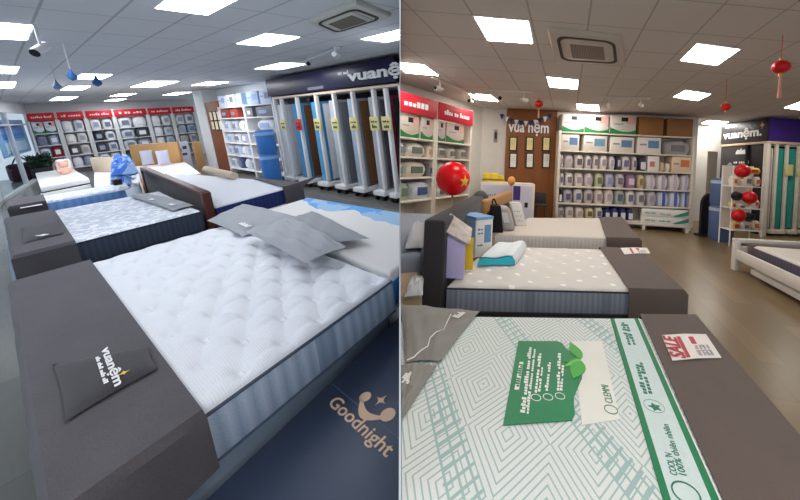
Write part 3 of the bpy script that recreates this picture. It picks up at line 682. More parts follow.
# blue sweep along the outer edge
bandf = BLW.math('GREATER_THAN', BLW.math('ADD', BLW.math('SUBTRACT', x_, BLW.math('MULTIPLY', y_, -.02)), BLW.math('MULTIPLY', BLW.noise(BLW.coord(), 1.6, 2), .5)), .52)
BLW.color(BLW.mix(bandf, BLW.mix(g_, lin((206, 204, 202)), lin((222, 220, 218))), BLW.mix(BLW.math('GREATER_THAN', f_, .5), lin((96, 158, 218)), lin((150, 182, 212))))); BLW.bump(g_, .2, .004); BLW = BLW.m
BLS = N('blue white border', .8); x_, y_, z_ = BLS.xyz(BLS.coord('UV')); BLS.color(BLS.mix(BLS.math('GREATER_THAN', y_, .62), lin((70, 150, 222)), lin((226, 228, 232)))); BLS = BLS.m
qb = [(1.47, 1.93), (2.56, 2.2), (2.40, 4.74), (1.49, 4.62)]
bed_frame(L, 'white bed frame under the blue-edged mattress beside the dark carton', [(1.5, 1.9), (2.6, 2.18), (2.44, 4.78), (1.5, 4.66)], .14, .41, WHITE, LEGB, clip=True)
mattress(L, 'mattress', 'beige mattress with blue sweep and blue side, cut off beside the dark carton', 'mattress', qb, .42, Z1 - .01, BLW, BLS, None, .04, 30, 30, clip=True)
# dark carton with gold lettering
NAVYBOX = paint('carton navy', (54, 64, 84), .42, 0, .12, 3); GOLD = paint('carton gold', (214, 180, 150), .5)
BZ = .34
e0, e1 = L.at(200, 500, BZ), L.at(383, 330, BZ); dirb = (e1 - e0).normalized(); nb = Vector((dirb.y, -dirb.x, 0))
cb = [e0 - dirb * .5 + nb * .95, e1 + dirb * .6 + nb * .95, e1 + dirb * .6 + nb * .012, e0 - dirb * .5 + nb * .02]
t = thing('mattress_carton', 'long dark navy carton with gold lettering lying on the floor beside the bed', 'carton', L, (bil(cb, .5, .5).x, bil(cb, .5, .5).y, 0))
bm = B(); prism(bm, [tuple(c)[:2] for c in cb], .01, BZ, .012); obj('carton', bm, NAVYBOX, L, t, clip=True)
zt_ = BZ + .0005; f3 = lambda x, y: L.at(x, y, zt_)
pa, pb = f3(331, 401), f3(390, 454); upv = f3(372, 408) - f3(357, 428)
text(L, t, 'Goodnight', basis((pa + pb) / 2, pb - pa, upv), .085, GOLD, .002, (pb - pa).length, bold=.012)
mid = f3(374, 407); Mx = basis(mid, pb - pa, upv)
r_ = (f3(388, 418) - f3(355, 400)).length / 2
bm = B()
for cx_, rad in ((-r_ * .78, r_ * .26), (r_ * .82, r_ * .32)):
    prism(bm, [(cx_ + rad * math.cos(2 * math.pi * i / 20), r_ * .1 + rad * math.sin(2 * math.pi * i / 20)) for i in range(20)], 0, .002, M=Mx)
arc = [(-r_ * .9 + 1.8 * r_ * i / 16, -r_ * .75 * math.sin(math.pi * i / 16) * .8 - r_ * .05) for i in range(17)]; arc2 = [(x * .85, y * .45 + r_ * .0) for x, y in arc][::-1]
prism(bm, arc + arc2, 0, .002, M=Mx); obj('sleeper_emblem', bm, GOLD, L, t, smooth=False)
bm = B(); star(bm, Mx @ Matrix.Translation((-r_ * .02, r_ * .38, 0)), r_ * .3); obj('star_mark', bm, GOLD, L, t, smooth=False)
bm = B(); la, lb = f3(331, 383), f3(400, 440); dl = (lb - la).normalized(); nl = Vector((-dl.y, dl.x, 0)); hexa(bm, [la - nl * .002, lb - nl * .002, lb + nl * .002, la + nl * .002] + [v + Vector((0, 0, .0012)) for v in (la - nl * .002, lb - nl * .002, lb + nl * .002, la + nl * .002)]); obj('fold_line', bm, paint('fold', (78, 96, 130), .5), L, t, clip=True, smooth=False)
# second bed
KN = N('white patterned knit', .85); vv = KN.coord(); f_ = KN.noise(vv, 16, 3); KN.color(KN.mix(KN.math('GREATER_THAN', f_, .52), lin((200, 206, 218)), lin((234, 236, 242)))); KN.bump(f_, .35, .012); KN = KN.m
DARKB = uv_rib('dark border', (44, 52, 66), (66, 76, 92), .05)
q2 = [(-.055, 5.46), (1.38, 5.53), (1.47, 7.80), (-.06, 7.85)]
bed_frame(L, 'pale blue grey bed frame under the dark-sided mattress, second from the front', [(-.16, 5.44), (1.38, 5.5), (1.46, 7.82), (-.16, 7.9)], .14, .41, FRAMEL, LEGB)
mattress(L, 'mattress', 'white patterned mattress with dark slate sides, second of the grey bed row', 'mattress', q2, .42, Z1, KN, DARKB, None, .04, 30, 30, piping=paint('pipe dark', (30, 34, 44), .8))
t2 = cap(L, 'bed_runner', 'charcoal bed runner on the second bed, seam and small white print on it', 'bed runner', [(-.09, 5.43), (.29, 5.45), (.32, 7.85), (-.09, 7.86)], .46, Z1 + .014, RUN, inner=1)
t = thing('seat_pad', 'thin charcoal pad on the second bed runner', 'pad', L, (.1, 6.0, Z1 + .016))
bm = B(); c4 = [P2(24, 246), P2(64, 236), P2(60, 222), P2(22, 231)]; pillow(bm, c4, Z1 + .024, .03, 10); obj('pad', bm, cloth('pad charcoal', (66, 64, 68), .3, 240), L, t)
bm = B(); a, b = L.at(38, 236, Z1 + .058), L.at(45, 234, Z1 + .058); dashes(bm, basis((a + b) / 2, b - a, (0, 1, 0)), (6,), (b - a).length, .12); obj('logo_lettering', bm, WHITE, L, t, smooth=False)
p_ = thing('paper_strip', 'white paper strip lying across the far end of the second bed runner', 'paper', L, (*P2(32, 208), Z1 + .016))
bm = B(); prism(bm, [P2(21, 210), P2(43, 206.5), P2(42, 204.5), P2(21, 207.5)], Z1 + .024, Z1 + .03); obj('sheet', bm, WHITE, L, p_)
px_pillow('pillow', 'flat grey double pillow at the head of the second bed by the dark headboard', [(174, 212), (195, 206.5), (143, 195), (129, 197)], Z1 + .012, .07, GP, 5, logo=[(150, 199, 154, 200), (170, 204, 174, 205)])
# third bed with its light blue side
SKY = uv_rib('sky blue border', (96, 148, 222), (150, 190, 240), .09)
q3 = [(-.02, 8.6), (1.16, 8.5), (1.22, 9.3), (-.02, 9.35)]
bed_frame(L, 'grey bed frame under the sky blue mattress', [(-.02, 8.58), (1.18, 8.48), (1.24, 9.33), (-.02, 9.38)], .14, .41, FRAMEL, LEGB)
mattress(L, 'mattress', 'white topped mattress with sky blue side behind the second bed', 'mattress', q3, .42, .75, KN, SKY, None, .05, 16, 16)
cap(L, 'bed_runner', 'dark grey bed runner at the foot of the sky blue mattress', 'bed runner', [(-.04, 8.57), (.30, 8.55), (.32, 9.37), (-.04, 9.38)], .45, .765, RUN, inner=1)
px_pillow('pillow', 'white pillow at the head of the sky blue mattress', [(118, 193), (131, 190), (124, 186), (112, 188)], .755, .12, cloth('pillow white', (226, 234, 240), .06, 160), 7)
# navy sided bed with dark wood headboard
NAVYS = uv_rib('navy border', (22, 34, 84), (40, 56, 116), .06)
WOODD = wood('dark mahogany', (96, 44, 30), (54, 24, 18), .4)
q4 = [(1.80, 5.85), (2.62, 5.85), (2.66, 6.9), (2.10, 10.0)]
q4 = [(1.62, 5.68), (2.60, 5.80), (2.66, 7.2), (2.05, 10.2)]
q4 = [L.at(215, 206, Z1)[:2], L.at(286, 187, Z1)[:2], L.at(262, 180, Z1)[:2], L.at(165, 172, Z1)[:2]]
bed_frame(L, 'dark bed frame under the navy-sided mattress', [bil(q4, u, v)[:2] for u, v in ((.03, .02), (.98, .02), (.98, .98), (.03, .98))], .12, .41, LEGB, LEGB)
mattress(L, 'mattress', 'white mattress with navy side in front of the mattress rack', 'mattress', q4, .42, Z1, TOPW, NAVYS, None, .04, 24, 24, piping=paint('pipe white', (214, 218, 228), .7))
cap(L, 'bed_runner', 'charcoal bed runner on the navy mattress end by the rack', 'bed runner', [bil(q4, .93, -.02)[:2], bil(q4, 1.24, -.02)[:2], bil(q4, 1.3, 1.03)[:2], bil(q4, .93, 1.03)[:2]], .40, Z1 + .016, RUN, inner=3)
t = thing('headboard', 'dark mahogany headboard with corner post beside the navy-sided mattress', 'headboard', L, (*P2(180, 190, .5), 0))
h0, h1 = L.at(212, 222, .5), L.at(148, 186, .5); hd = (h1 - h0).normalized(); hn = Vector((-hd.y, hd.x, 0))
hl = Plane(L, (h0.x, h0.y), math.atan2(hd.y, hd.x)); z_a = hl.hit(206, 194)[1]
ln = (h1 - h0).length
bm = B(); box(bm, .05, ln, -.03, .03, .2, z_a - .03, .01, M=hl.M); obj('panel', bm, cloth('headboard charcoal', (58, 56, 60), .2), L, t)
bm = B(); box(bm, .0, ln, -.05, .05, z_a - .03, z_a + .03, .012, M=hl.M); obj('top_rail', bm, WOODD, L, t)
for s in (0, ln):
    bm = B(); box(bm, s - .05, s + .05, -.05, .05, 0, z_a + .02, .012, M=hl.M); obj('post', bm, WOODD, L, t)
rb = thing('rolled_towel', 'small beige roll lying at the back corner of the navy mattress', 'roll', L, (*P2(222, 172), Z1 + .01))
a, b = L.at(206, 169, Z1 + .07), L.at(234, 176, Z1 + .07); bm = B(); tube(bm, a, b, .07, 14); obj('roll', bm, cloth('towel beige', (196, 178, 156), .1), L, rb)
# ---- far middle ground of the left half
def Pz(x, y, z): return L.at(x, y, z)
# white trundle bed base with drawers
TZ = .62
c4 = [Pz(40, 187, TZ), Pz(89, 178, TZ), Pz(72, 168, TZ), Pz(35, 173, TZ)]
t = thing('trundle_bed', 'white trundle bed base with two long drawers near the glass front', 'bed', L, (bil(c4, .5, .5).x, bil(c4, .5, .5).y, 0))
bm = B(); prism(bm, [tuple(c)[:2] for c in c4], TZ - .12, TZ, .02); obj('top', bm, WHITE, L, t)
cin = [bil(c4, u, v) for u, v in ((.02, .04), (.98, .04), (.98, .96), (.02, .96))]
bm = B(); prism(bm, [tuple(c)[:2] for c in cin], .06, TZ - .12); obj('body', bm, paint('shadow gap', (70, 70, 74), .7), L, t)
for k in range(2):
    z0, z1 = (.34, TZ - .15) if k == 0 else (.08, .3)
    p, q = bil(c4, 0, 0), bil(c4, 1, 0); d = (q - p).normalized(); n = Vector((-d.y, d.x, 0))
    bm = B(); prism(bm, [tuple(v)[:2] for v in (p, q, q + n * .06, p + n * .06)], z0, z1, .008); obj('drawer', bm, WHITE, L, t)
# things standing on it
p = Pz(57, 176, TZ); t = thing('cushion', 'white cushion propped on the white trundle base', 'cushion', L, p)
Pp = Plane(L, (p.x, p.y + .5), 0); a = Pp.hit(54, 160); b = Pp.hit(74, 172)
bm = B(); box(bm, a[0], b[0], -.1, .1, TZ, a[1], .08, M=Pp.M, seg=4); obj('cover', bm, cloth('white cotton', (232, 232, 236), .1), L, t)
t = thing('plush_toy', 'peach pink plush toy sitting before the white cushion', 'plush toy', L, Pp.pt(Pp.hit(63, 168)[0], -.4, TZ))
PINK = cloth('peach plush', (230, 178, 156), .15, 80); s = Pp.hit(62.5, 168)[0]
bm = B(); c = Pp.pt(s, -.4, TZ + .1); ball(bm, c, .1, 1.1, .8, 1); obj('body', bm, PINK, L, t)
bm = B(); ball(bm, c + Vector((0, 0, .16)), .09); obj('head', bm, PINK, L, t)
for k in (-1, 1):
    bm = B(); ball(bm, c + Vector((k * .07, 0, .235)), .035); obj('ear', bm, PINK, L, t)
    bm = B(); ball(bm, c + Vector((k * .1, -.04, .02)), .04, 1, 1, 1.5); obj('arm', bm, PINK, L, t)
# dark planter and dark bag by the glass
p = Pz(42, 180, 0); Pp = Plane(L, (p.x, p.y), 0)
t = thing('planter', 'long black planter of dark leaves behind the white trundle base', 'planter', L, Pp.pt(0, .2, 0))
a, b = Pp.hit(30, 168)[0], Pp.hit(53, 168)[0]; zt = Pp.hit(40, 168)[1]
bm = B(); box(bm, a, b, 0, .4, 0, zt, .02, M=Pp.M); obj('box', bm, BLACK, L, t)
bm = B(); rn = random.Random(3)
for i in range(260):
    c = Pp.pt(rn.uniform(a, b), rn.uniform(0, .4), zt + rn.uniform(0, .42)); d = Vector((rn.uniform(-1, 1), rn.uniform(-1, 1), rn.uniform(.2, 1))).normalized() * .16; e = d.cross(Vector((rn.random(), rn.random(), .3))).normalized() * .05
    vs = [bm.verts.new(q) for q in (c - d * .2, c + e, c + d, c - e)]; bm.faces.new(vs)
obj('foliage', bm, paint('leaf dark', (38, 58, 44), .6, scale=3), L, t, recalc=False)
p = Pz(26, 180, 0); t = thing('bag', 'dark maroon bag standing on the floor by the glass front', 'bag', L, p)
bm = B(); box(bm, p.x - .35, p.x + .35, p.y - .3, p.y + .3, 0, .62, .12, seg=4); obj('body', bm, cloth('maroon', (62, 34, 48), .2), L, t)
bm = B(); path(bm, [(p.x - .18 + .036 * i, p.y, .62 + .26 * math.sin(math.pi * i / 10)) for i in range(11)], .02); obj('handle', bm, BLACK, L, t)
# beige tub bed end and small white mattress
def simple_bed(label_b, label_m, c4, z0, z1, framemat, topmat, sidemat, hb=None, cat='bed', group=None):
    ctr = bil(c4, .5, .5); t = thing('bed', label_b, 'bed', L, (ctr.x, ctr.y, 0), group)
    bm = B(); prism(bm, [bil(c4, u, v)[:2] for u, v in ((-.03, -.03), (1.03, -.03), (1.03, 1.03), (-.03, 1.03))], .12, z0, .02); obj('side_rail', bm, framemat, L, t)
    for u, v in ((.04, .04), (.96, .04), (.96, .96), (.04, .96)):
        q = bil(c4, u, v); bm = B(); box(bm, q.x - .05, q.x + .05, q.y - .05, q.y + .05, 0, .125); obj('leg', bm, framemat, L, t)
    if hb:
        (ua, va), (ub, vb), zt = hb; p, q = bil(c4, ua, va), bil(c4, ub, vb); d = (q - p).normalized(); n = Vector((-d.y, d.x, 0))
        bm = B(); prism(bm, [tuple(v)[:2] for v in (p, q, q + n * .1, p + n * .1)], .1, zt, .02); obj('headboard', bm, framemat, L, t)
    mattress(L, 'mattress', label_m, 'mattress', c4, z0 + .005, z1, topmat, sidemat, None, .05, 12, 12)
    return t
OAK = wood('pale oak', (206, 164, 108), (178, 134, 84), .5, (1, 8, 1))
CRM = cloth('beige upholstery', (206, 186, 162), .12, 160)
PRT = N('pastel print', .85); v_ = PRT.coord(); f_ = PRT.noise(v_, 7, 3); PRT.color(PRT.mix(PRT.math('GREATER_THAN', f_, .55), lin((232, 232, 230)), lin((236, 196, 178)))); PRT = PRT.m
WSH = cloth('white sheet', (230, 234, 238), .08, 120); 
cA = [Pz(94, 186, .6)[:2], Pz(140, 188, .6)[:2], Pz(138, 173, .6)[:2], Pz(94, 172, .6)[:2]]
simple_bed('beige upholstered bed with tall beige headboard, in the middle distance', 'white mattress on the beige upholstered bed', cA, .36, .6, CRM, WSH, WSH, ((-.02, 1.04), (.5, 1.04), .98))
cB = [Pz(150, 180, .5)[:2], Pz(201, 173, .5)[:2], Pz(186, 162, .5)[:2], Pz(134, 166, .5)[:2]]
simple_bed('pale oak bed frame with tall headboard before the far shelves', 'pastel patterned mattress on the pale oak bed', cB, .3, .5, OAK, PRT, PRT, ((0, 1.03), (.92, 1.03), 1.15))
for i, (xa, ya) in enumerate(((146, 157), (162, 157))):
    c = Pz(xa, 165, .52); Pq = Plane(L, (c.x, c.y), math.radians(4)); a, b = Pq.hit(xa - 8, 151), Pq.hit(xa + 8, 163)
    t = thing('pillow', ('lilac grey pillow propped on the oak bed, nearer the glass front', 'lilac grey pillow propped on the oak bed, nearer the oak screen')[i], 'pillow', L, (c.x, c.y, .52), 'pillows on the oak bed')
    bm = B(); cc = Matrix.Identity(4); pillow(bm, [(a[0], .52), (b[0], .52), (b[0], a[1]), (a[0], a[1])], 0, .16, 10)
    Mx = Pq.M @ Matrix(((1, 0, 0, 0), (0, 0, .9, -.1), (0, 1, 0, 0), (0, 0, 0, 1)))
    bmesh.ops.transform(bm, matrix=Mx, verts=bm.verts); obj('cover', bm, cloth('lilac', (190, 194, 214), .1), L, t)
c = Pz(200, 176, 0); Pq = Plane(L, (c.x, c.y + 1.5), math.radians(20)); a, b = Pq.hit(192.5, 143), Pq.hit(206, 168)
t = thing('oak_screen', 'pale oak board standing upright at the end of the oak bed', 'board', L, Pq.pt((a[0] + b[0]) / 2, 0, 0)); bm = B(); box(bm, a[0], b[0], -.05, .05, 0, a[1], .01, M=Pq.M); obj('board', bm, OAK, L, t)
c = Pz(180, 166, .3); Pq = Plane(L, (c.x, c.y + 1.2), 0); a, b = Pq.hit(171, 143), Pq.hit(191.5, 160)
t = thing('display_board', 'white board with dark printed pictures behind the oak bed', 'display board', L, Pq.pt((a[0] + b[0]) / 2, 0, 0)); bm = B(); box(bm, a[0], b[0], -.04, .04, 0, a[1], .01, M=Pq.M); obj('board', bm, paint('board lilac', (206, 208, 224), .6), L, t)
for u0, u1, v0, v1 in ((.12, .5, .5, .68), (.6, .85, .62, .78), (.5, .8, .3, .42)):
    w_, zb = b[0] - a[0], b[1]; bm = B(); box(bm, a[0] + w_ * u0, a[0] + w_ * u1, -.05, -.035, zb + (a[1] - zb) * v0, zb + (a[1] - zb) * v1, 0, M=Pq.M); obj('printed_picture', bm, paint('ink blue', (52, 60, 96), .6), L, t)
# blue and white duvet heap
px_pillow('duvet', 'folded white duvet at the bottom of the blue bedding heap', [(112, 181), (139, 180), (137, 172), (114, 173)], .605, .3, WSH, 11, wr=.03)
DB = N('blue duvet', .8); f_ = DB.noise(DB.coord(), 4, 2); DB.color(DB.mix(DB.math('GREATER_THAN', f_, .5), lin((62, 116, 206)), lin((150, 184, 232)))); DB = DB.m
px_pillow('duvet', 'crumpled bright blue duvet on top of the bedding heap', [(112, 180), (140, 178), (136, 168), (114, 169)], .93, .32, DB, 12, wr=.025)
px_pillow('duvet', 'bright blue duvet slumped over the front of the bedding heap', [(111, 188), (133, 188), (133, 181), (113, 182)], .605, .3, DB, 14, wr=.04)
c = Pz(117, 182, .95); t = thing('black_box', 'small black box on the blue bedding heap', 'box', L, c); bm = B(); box(bm, c.x - .05, c.x + .05, c.y - .08, c.y + .08, .905, 1.0, .01); obj('box', bm, BLACK, L, t)

# ---- ceiling fixtures of the left half
LIT_L = lampmat('diffuser left', (245, 249, 255), PANEL_L)
PL = [(1.98, 2.38, 4.22, 5.05, 'square ceiling light near the air conditioner, over the front bed'), (3.28, 3.78, 6.6, 7.75, 'ceiling light above the navy-sided mattress'), (.94, 1.30, 2.85, 3.75, 'ceiling light at the upper edge of the picture above the front bed'), (3.02, 3.46, 3.2, 3.98, 'ceiling light between air conditioner and dividing wall'),
      (-.12, .42, 4.9, 5.8, 'large ceiling light by the track spotlight near the street side'), (-.15, .46, 8.3, 9.4, 'ceiling light second along the glass front'), (-.15, .52, 11.1, 12.7, 'ceiling light third along the glass front'),
      (1.14, 1.54, 9.3, 10.3, 'ceiling light behind the hanging blue drops'), (1.24, 1.62, 12.3, 13.7, 'ceiling light beyond the blue drops, second in its row'), (1.42, 1.9, 17, 19.2, 'ceiling light beyond the blue drops, third in its row'),
      (2.35, 2.9, 10.8, 12.8, 'ceiling light above the oak bed'), (2.63, 3.05, 15.8, 17.4, 'ceiling light beyond the oak bed, nearer the glass'), (4.0, 4.45, 15.6, 17.3, 'ceiling light beyond the oak bed, nearer the side shelves'), (3.5, 4.0, 11.0, 12.3, 'ceiling light before the brown panel'), (3.0, 3.45, 19.6, 21.2, 'ceiling light closest to the far wall'),
      (-1.15, -.75, .6, 1.5, 'unseen ceiling light added over the shop entrance'), (-1.15, -.75, 2.8, 3.7, 'unseen ceiling light added over the glass front')]  # these two are out of view, added to light the front
for x0, x1, y0, y1, lb in PL:
    panel_light(L, lb, [(x0, y0), (x1, y0), (x1, y1), (x0, y1)], CZ, LIT_L, 'left shop ceiling lights', clip=(x0 > 3))
ACB = paint('ac cream', (196, 194, 184), .5)
ac4 = [L.at(x, y, CZ - .03)[:2] for x, y in ((334, 34), (392, 16), (356, 2), (308, 22))]
cassette(L, 'cream ceiling air conditioner with brown grille above the rack', ac4, CZ - .005, grille_mat('grille brown', (120, 110, 98)), ACB)
SPM = paint('spot grey', (206, 208, 212), .4)
def trackspot(room, z, x, y, aimpx, label, grp, drop=.16, s=1.0):
    p = room.at(x, y, z); q = room.at(aimpx[0], aimpx[1], z - drop); c = Vector((p.x, p.y, z - drop)); return spotlight(room, label, (p.x, p.y, z), drop, q - c, SPM, grp, s=s)
spotlight(L, 'grey track spotlight near the street side, next to the large ceiling light', (*L.at(34, 24, CZ)[:2], CZ), .2, (-.5, -.6, -.5), SPM, 'left shop spotlights', s=.9)
trackspot(L, CZ, 334, 46, (338, 56), 'white track spotlight over the shop sign, beside the air conditioner', 'left shop spotlights', .12, .9)
trackspot(L, CZ, 306, 57, (308, 64), 'white track spotlight over the left end of the shop sign', 'left shop spotlights', .12, .9)
a, b = L.at(300, 62, CZ - .002), L.at(340, 46, CZ - .002); t = thing('light_track', 'thin grey lighting track on the ceiling over the shop sign', 'lighting track', L, (a + b) / 2)
d = (b - a).normalized(); n = Vector((-d.y, d.x, 0)) * .015; bm = B(); hexa(bm, [a - n - Vector((0, 0, .03)), b - n - Vector((0, 0, .03)), b + n - Vector((0, 0, .03)), a + n - Vector((0, 0, .03)), a - n, b - n, b + n, a + n]); obj('track', bm, SPM, L, t)
BLD = paint('drop blue', (44, 96, 160), .5)
for i, (x, y, yc) in enumerate(((97, 82, 72), (57, 86, 78), (72, 76, 70))):
    q = L.at(x, y, 2.52 - .05 * i); k = (.07, .06, .05)[i]
    t = thing('hanging_drop', ('blue paper drop hanging from the ceiling, largest of three', 'pale blue paper drop hanging nearest the glass front', 'smallest blue paper drop hanging between two others')[i], 'ornament', L, q, 'hanging blue paper drops')
    bm = B(); lathe(bm, [(.004, k * 1.6), (k * .4, k * .6), (k * .8, 0), (k * .7, -k * .6), (.004, -k)], q, 14); obj('drop', bm, BLD if i != 1 else paint('drop pale', (120, 150, 186), .5), L, t)
    bm = B(); tube(bm, q + Vector((0, 0, k * 1.5)), (q.x, q.y, CZ), .004, 6); obj('string', bm, SPM, L, t)
# ================================================================ RIGHT SHOP HALF
R = Rr
CR = 3.0
FLOOR_R = plank_mat('floor brown', (140, 117, 84), (114, 97, 70), math.radians(90), .3, .2, 1.4)
WALL_R = paint('wall warm white', (219, 214, 207), .8)
CEIL_R = ceiling_mat('ceiling warm grey', (206, 197, 190), (168, 160, 153), .555, .69, -.42, 3.657, .364)
def Rp(x, y, z): return R.at(x, y, z)
def R2(x, y, z): return tuple(R.at(x, y, z)[:2])
struct('floor', slab(R, [(-8, -1.5), (9, -1.5), (9, 14), (-8, 14)], -.1, 0), FLOOR_R, R, clip=True)
struct('ceiling', slab(R, [(-8, -1.5), (9, -1.5), (9, 14), (-8, 14)], CR, CR + .08), CEIL_R, R, clip=True)
O_ = R.at(553, 226, 0); E_ = R.at(694, 231, 0)
BS = Plane(R, (O_.x, O_.y), math.atan2(E_.y - O_.y, E_.x - O_.x))
bs = lambda x, y=160, d=0: BS.hit(x, y, d)
wl = bs(466, 150, .46)[0]
we = bs(697, 150, .46)[0]
bm = B(); prism(bm, [(wl, .46), (we, .46), (we, 1.9), (we + 5, 1.9), (we + 5, 2.0), (we - .1, 2.0), (we - .1, .56), (wl, .56)], 0, CR, M=BS.M); struct('wall_back', bm, WALL_R, R)
P0, P1 = R.at(401, 91.5, 2.7), R.at(471, 111, 2.7)
LW = Plane(R, (P0.x, P0.y), math.atan2(P1.y - P0.y, P1.x - P0.x)); LWL = (P1 - P0).length
bm = B(); box(bm, -2.5, LWL + 2.3, .5, .6, 0, CR, M=LW.M); struct('wall_left', bm, WALL_R, R, clip=True)
bm = B(); box(bm, 7.4, 7.5, 2.0, 12.5, 0, CR); struct('wall_right', bm, WALL_R, R)

# ---- wood panel with white letters and six certificates
PANR = wood('panel brown', (150, 92, 46), (120, 70, 32), .5, (9, 9, .25))
a, b = bs(505.5, 160, .3)[0], bs(555.5, 160, .3)[0]; zt = bs(530, 105.5, .3)[1]
t = thing('wood_panel', 'tall brown wooden feature panel with white shop lettering beside the back shelves', 'wall panel', R, BS.pt((a + b) / 2, .38, 0))
bm = B(); box(bm, a, b, .3, .45, 0, min(zt, CR - .01), .006, M=BS.M); obj('board', bm, PANR, R, t)
for i in range(1, 8):
    bm = B(); s = a + (b - a) * i / 8; box(bm, s - .006, s + .006, .294, .31, 0, min(zt, CR - .01), M=BS.M); obj('batten', bm, PANR, R, t)
def on(Pl, x0, x1, y0, y1, d=0): p, q = Pl.hit(x0, y1, d), Pl.hit(x1, y0, d); return p[0], q[0], p[1], q[1]
s0, s1, z0, z1 = on(BS, 508, 549, 121, 135, .3)
text(R, t, 'vua nệm', BS.M @ basis(((s0 + s1) / 2, .292, (z0 + z1) / 2), (1, 0, 0), (0, 0, 1)), z1 - z0, WHITE, .02, s1 - s0, bold=.02)
for r in range(2):
    for q in range(3):
        xc = (513, 529.5, 546)[q]; s0, s1, z0, z1 = on(BS, xc - 4.3, xc + 4.3, (137, 153)[r], (151, 168)[r], .3)
        t = thing('framed_certificate', '%s framed certificate, %s row, %s on the brown feature panel' % (('gold-matted', 'white-matted')[r], ('upper', 'lower')[r], ('nearest the white wall', 'in the middle', 'nearest the back shelves')[q]), 'picture frame', R, BS.pt((s0 + s1) / 2, .28, z0), 'framed certificates on the feature panel')
        bm = B(); box(bm, s0, s1, .262, .292, z0, z1, .004, M=BS.M); obj('frame', bm, BLACK, R, t)
        bm = B(); box(bm, s0 + .03, s1 - .03, .256, .266, z0 + .03, z1 - .03, 0, M=BS.M); o = obj('certificate', bm, paint('cert gold', (226, 210, 150), .6) if r == 0 else paint('cert white', (224, 222, 214), .6), R, t)
        for k in range(3):
            bm = B(); dashes(bm, BS.M @ basis(((s0 + s1) / 2, .255, z1 - .09 - .05 * k), (1, 0, 0), (0, 0, 1)), (3, 4), (s1 - s0) * .5, .018, depth=.002); obj('lettering', bm, paint('inkgrey', (150, 150, 160)), R, o, smooth=False)
# bunting of little flags over the lettering
t = thing('bunting', 'string of small dark blue and white flags draped over the panel lettering', 'bunting', R, BS.pt(bs(528, 118, .24)[0], .24, 2.6))
pts = [(501, 114), (508, 118), (517, 120.5), (527, 121), (537, 120), (546, 117), (551, 114)]
bm = B(); path(bm, [BS.pt(bs(x, y, .24)[0], .24, bs(x, y, .24)[1]) for x, y in pts], .006, 6); obj('string', bm, BLACK, R, t)
for i in range(11):
    x = 502 + 4.8 * i; k = (x - 501) / 50; y = 113.5 + 7.5 * 4 * k * (1 - k); s, z = bs(x, y, .22)
    bm = B(); prism(bm, [(s - .06, z), (s + .06, z), (s, z - .15)], .215, .225, M=BS.M @ Matrix(((1, 0, 0, 0), (0, 0, 1, 0), (0, 1, 0, 0), (0, 0, 0, 1)))); obj('flag', bm, paint('flag blue', (36, 52, 92), .7) if i % 2 == 0 else paint('flag white', (220, 220, 224), .7), R, t, smooth=False)
s, z = bs(495.5, 136, .46); t = thing('wall_hook', 'small dark bracket fixed on the white wall beside the brown panel', 'bracket', R, BS.pt(s, .44, z))
bm = B(); box(bm, s - .05, s + .05, .42, .46, z - .17, z + .17, .01, M=BS.M); obj('plate', bm, paint('plate tan', (168, 156, 146), .5), R, t)
bm = B(); box(bm, s - .03, s + .03, .37, .42, z - .08, z + .1, .01, M=BS.M); obj('clip', bm, DARKMETAL, R, t)

# ---- back shelves
SHR = paint('shelf warm white', (224, 214, 200), .5)
sA, sB = bs(555.5, 160)[0] + .06, bs(694.5, 160)[0]
yb = [(131.5, 137), (150.5, 155), (168.5, 172), (186.5, 190), (203.5, 207)]
zs = [(bs(558, p)[1] + bs(692, q)[1]) / 2 for p, q in yb]; zs.append(max(.12, (bs(558, 219)[1] + bs(692, 222)[1]) / 2))
mids = [sA, sB]
for i in range(1):
    shelf_unit(BS, 'wide white back shelf full of bedding packs beside the brown feature panel', mids[i] + .004, mids[i + 1] - .004, .44, zs, zs[0] + .03, SHR, None)
def row(r, items, grp, h=None):
    z0 = zs[r]
    for i, (x0, x1, yt, nm, cat, c, kd, ink, lb) in enumerate(items):
        a, b = bs(x0, yt)[0], bs(x1, yt)[0]; top = bs((x0 + x1) / 2, yt)[1]
        if r: top = min(top, zs[r - 1] - .045)
        for m_ in ():                     # leave room for the uprights
            if a < m_ < b:
                if m_ - a > b - m_: b = m_ - .04
                else: a = m_ + .04
        a, b = max(a, sA + .07), min(b, sB - .07)
        printed_pack(BS, nm, lb, cat, a + .004, b - .004, .012, .36, z0, max(top, z0 + .08), paint('pk%s' % (c,), c, .55), kd, paint('ik%s' % (ink,), ink, .55) if ink else None, grp)
GRN = (30, 132, 70)
row(0, [(558, 584.5, 114, 'mattress_topper_box', 'carton', (232, 222, 214), 'green', GRN, 'white and green carton on top of the back shelves, next to the brown panel'),
        (585.5, 609.5, 115, 'mattress_topper_box', 'carton', (236, 220, 214), 'green', GRN, 'white and green carton on top of the back shelves, middle of three'),
        (611, 637, 115.5, 'mattress_topper_box', 'carton', (212, 204, 196), 'green', GRN, 'white and green carton on top of the back shelves, next to the brown cardboard'),
        (639.5, 664.5, 117, 'cardboard_box', 'cardboard box', (146, 100, 56), 'plain', None, 'plain brown cardboard box on the back shelves, beside the green cartons'),
        (668, 694, 118.5, 'cardboard_box', 'cardboard box', (140, 96, 54), 'plain', None, 'plain brown cardboard box on the back shelves, above the clear grey pack')], 'cartons on top of the back shelves')
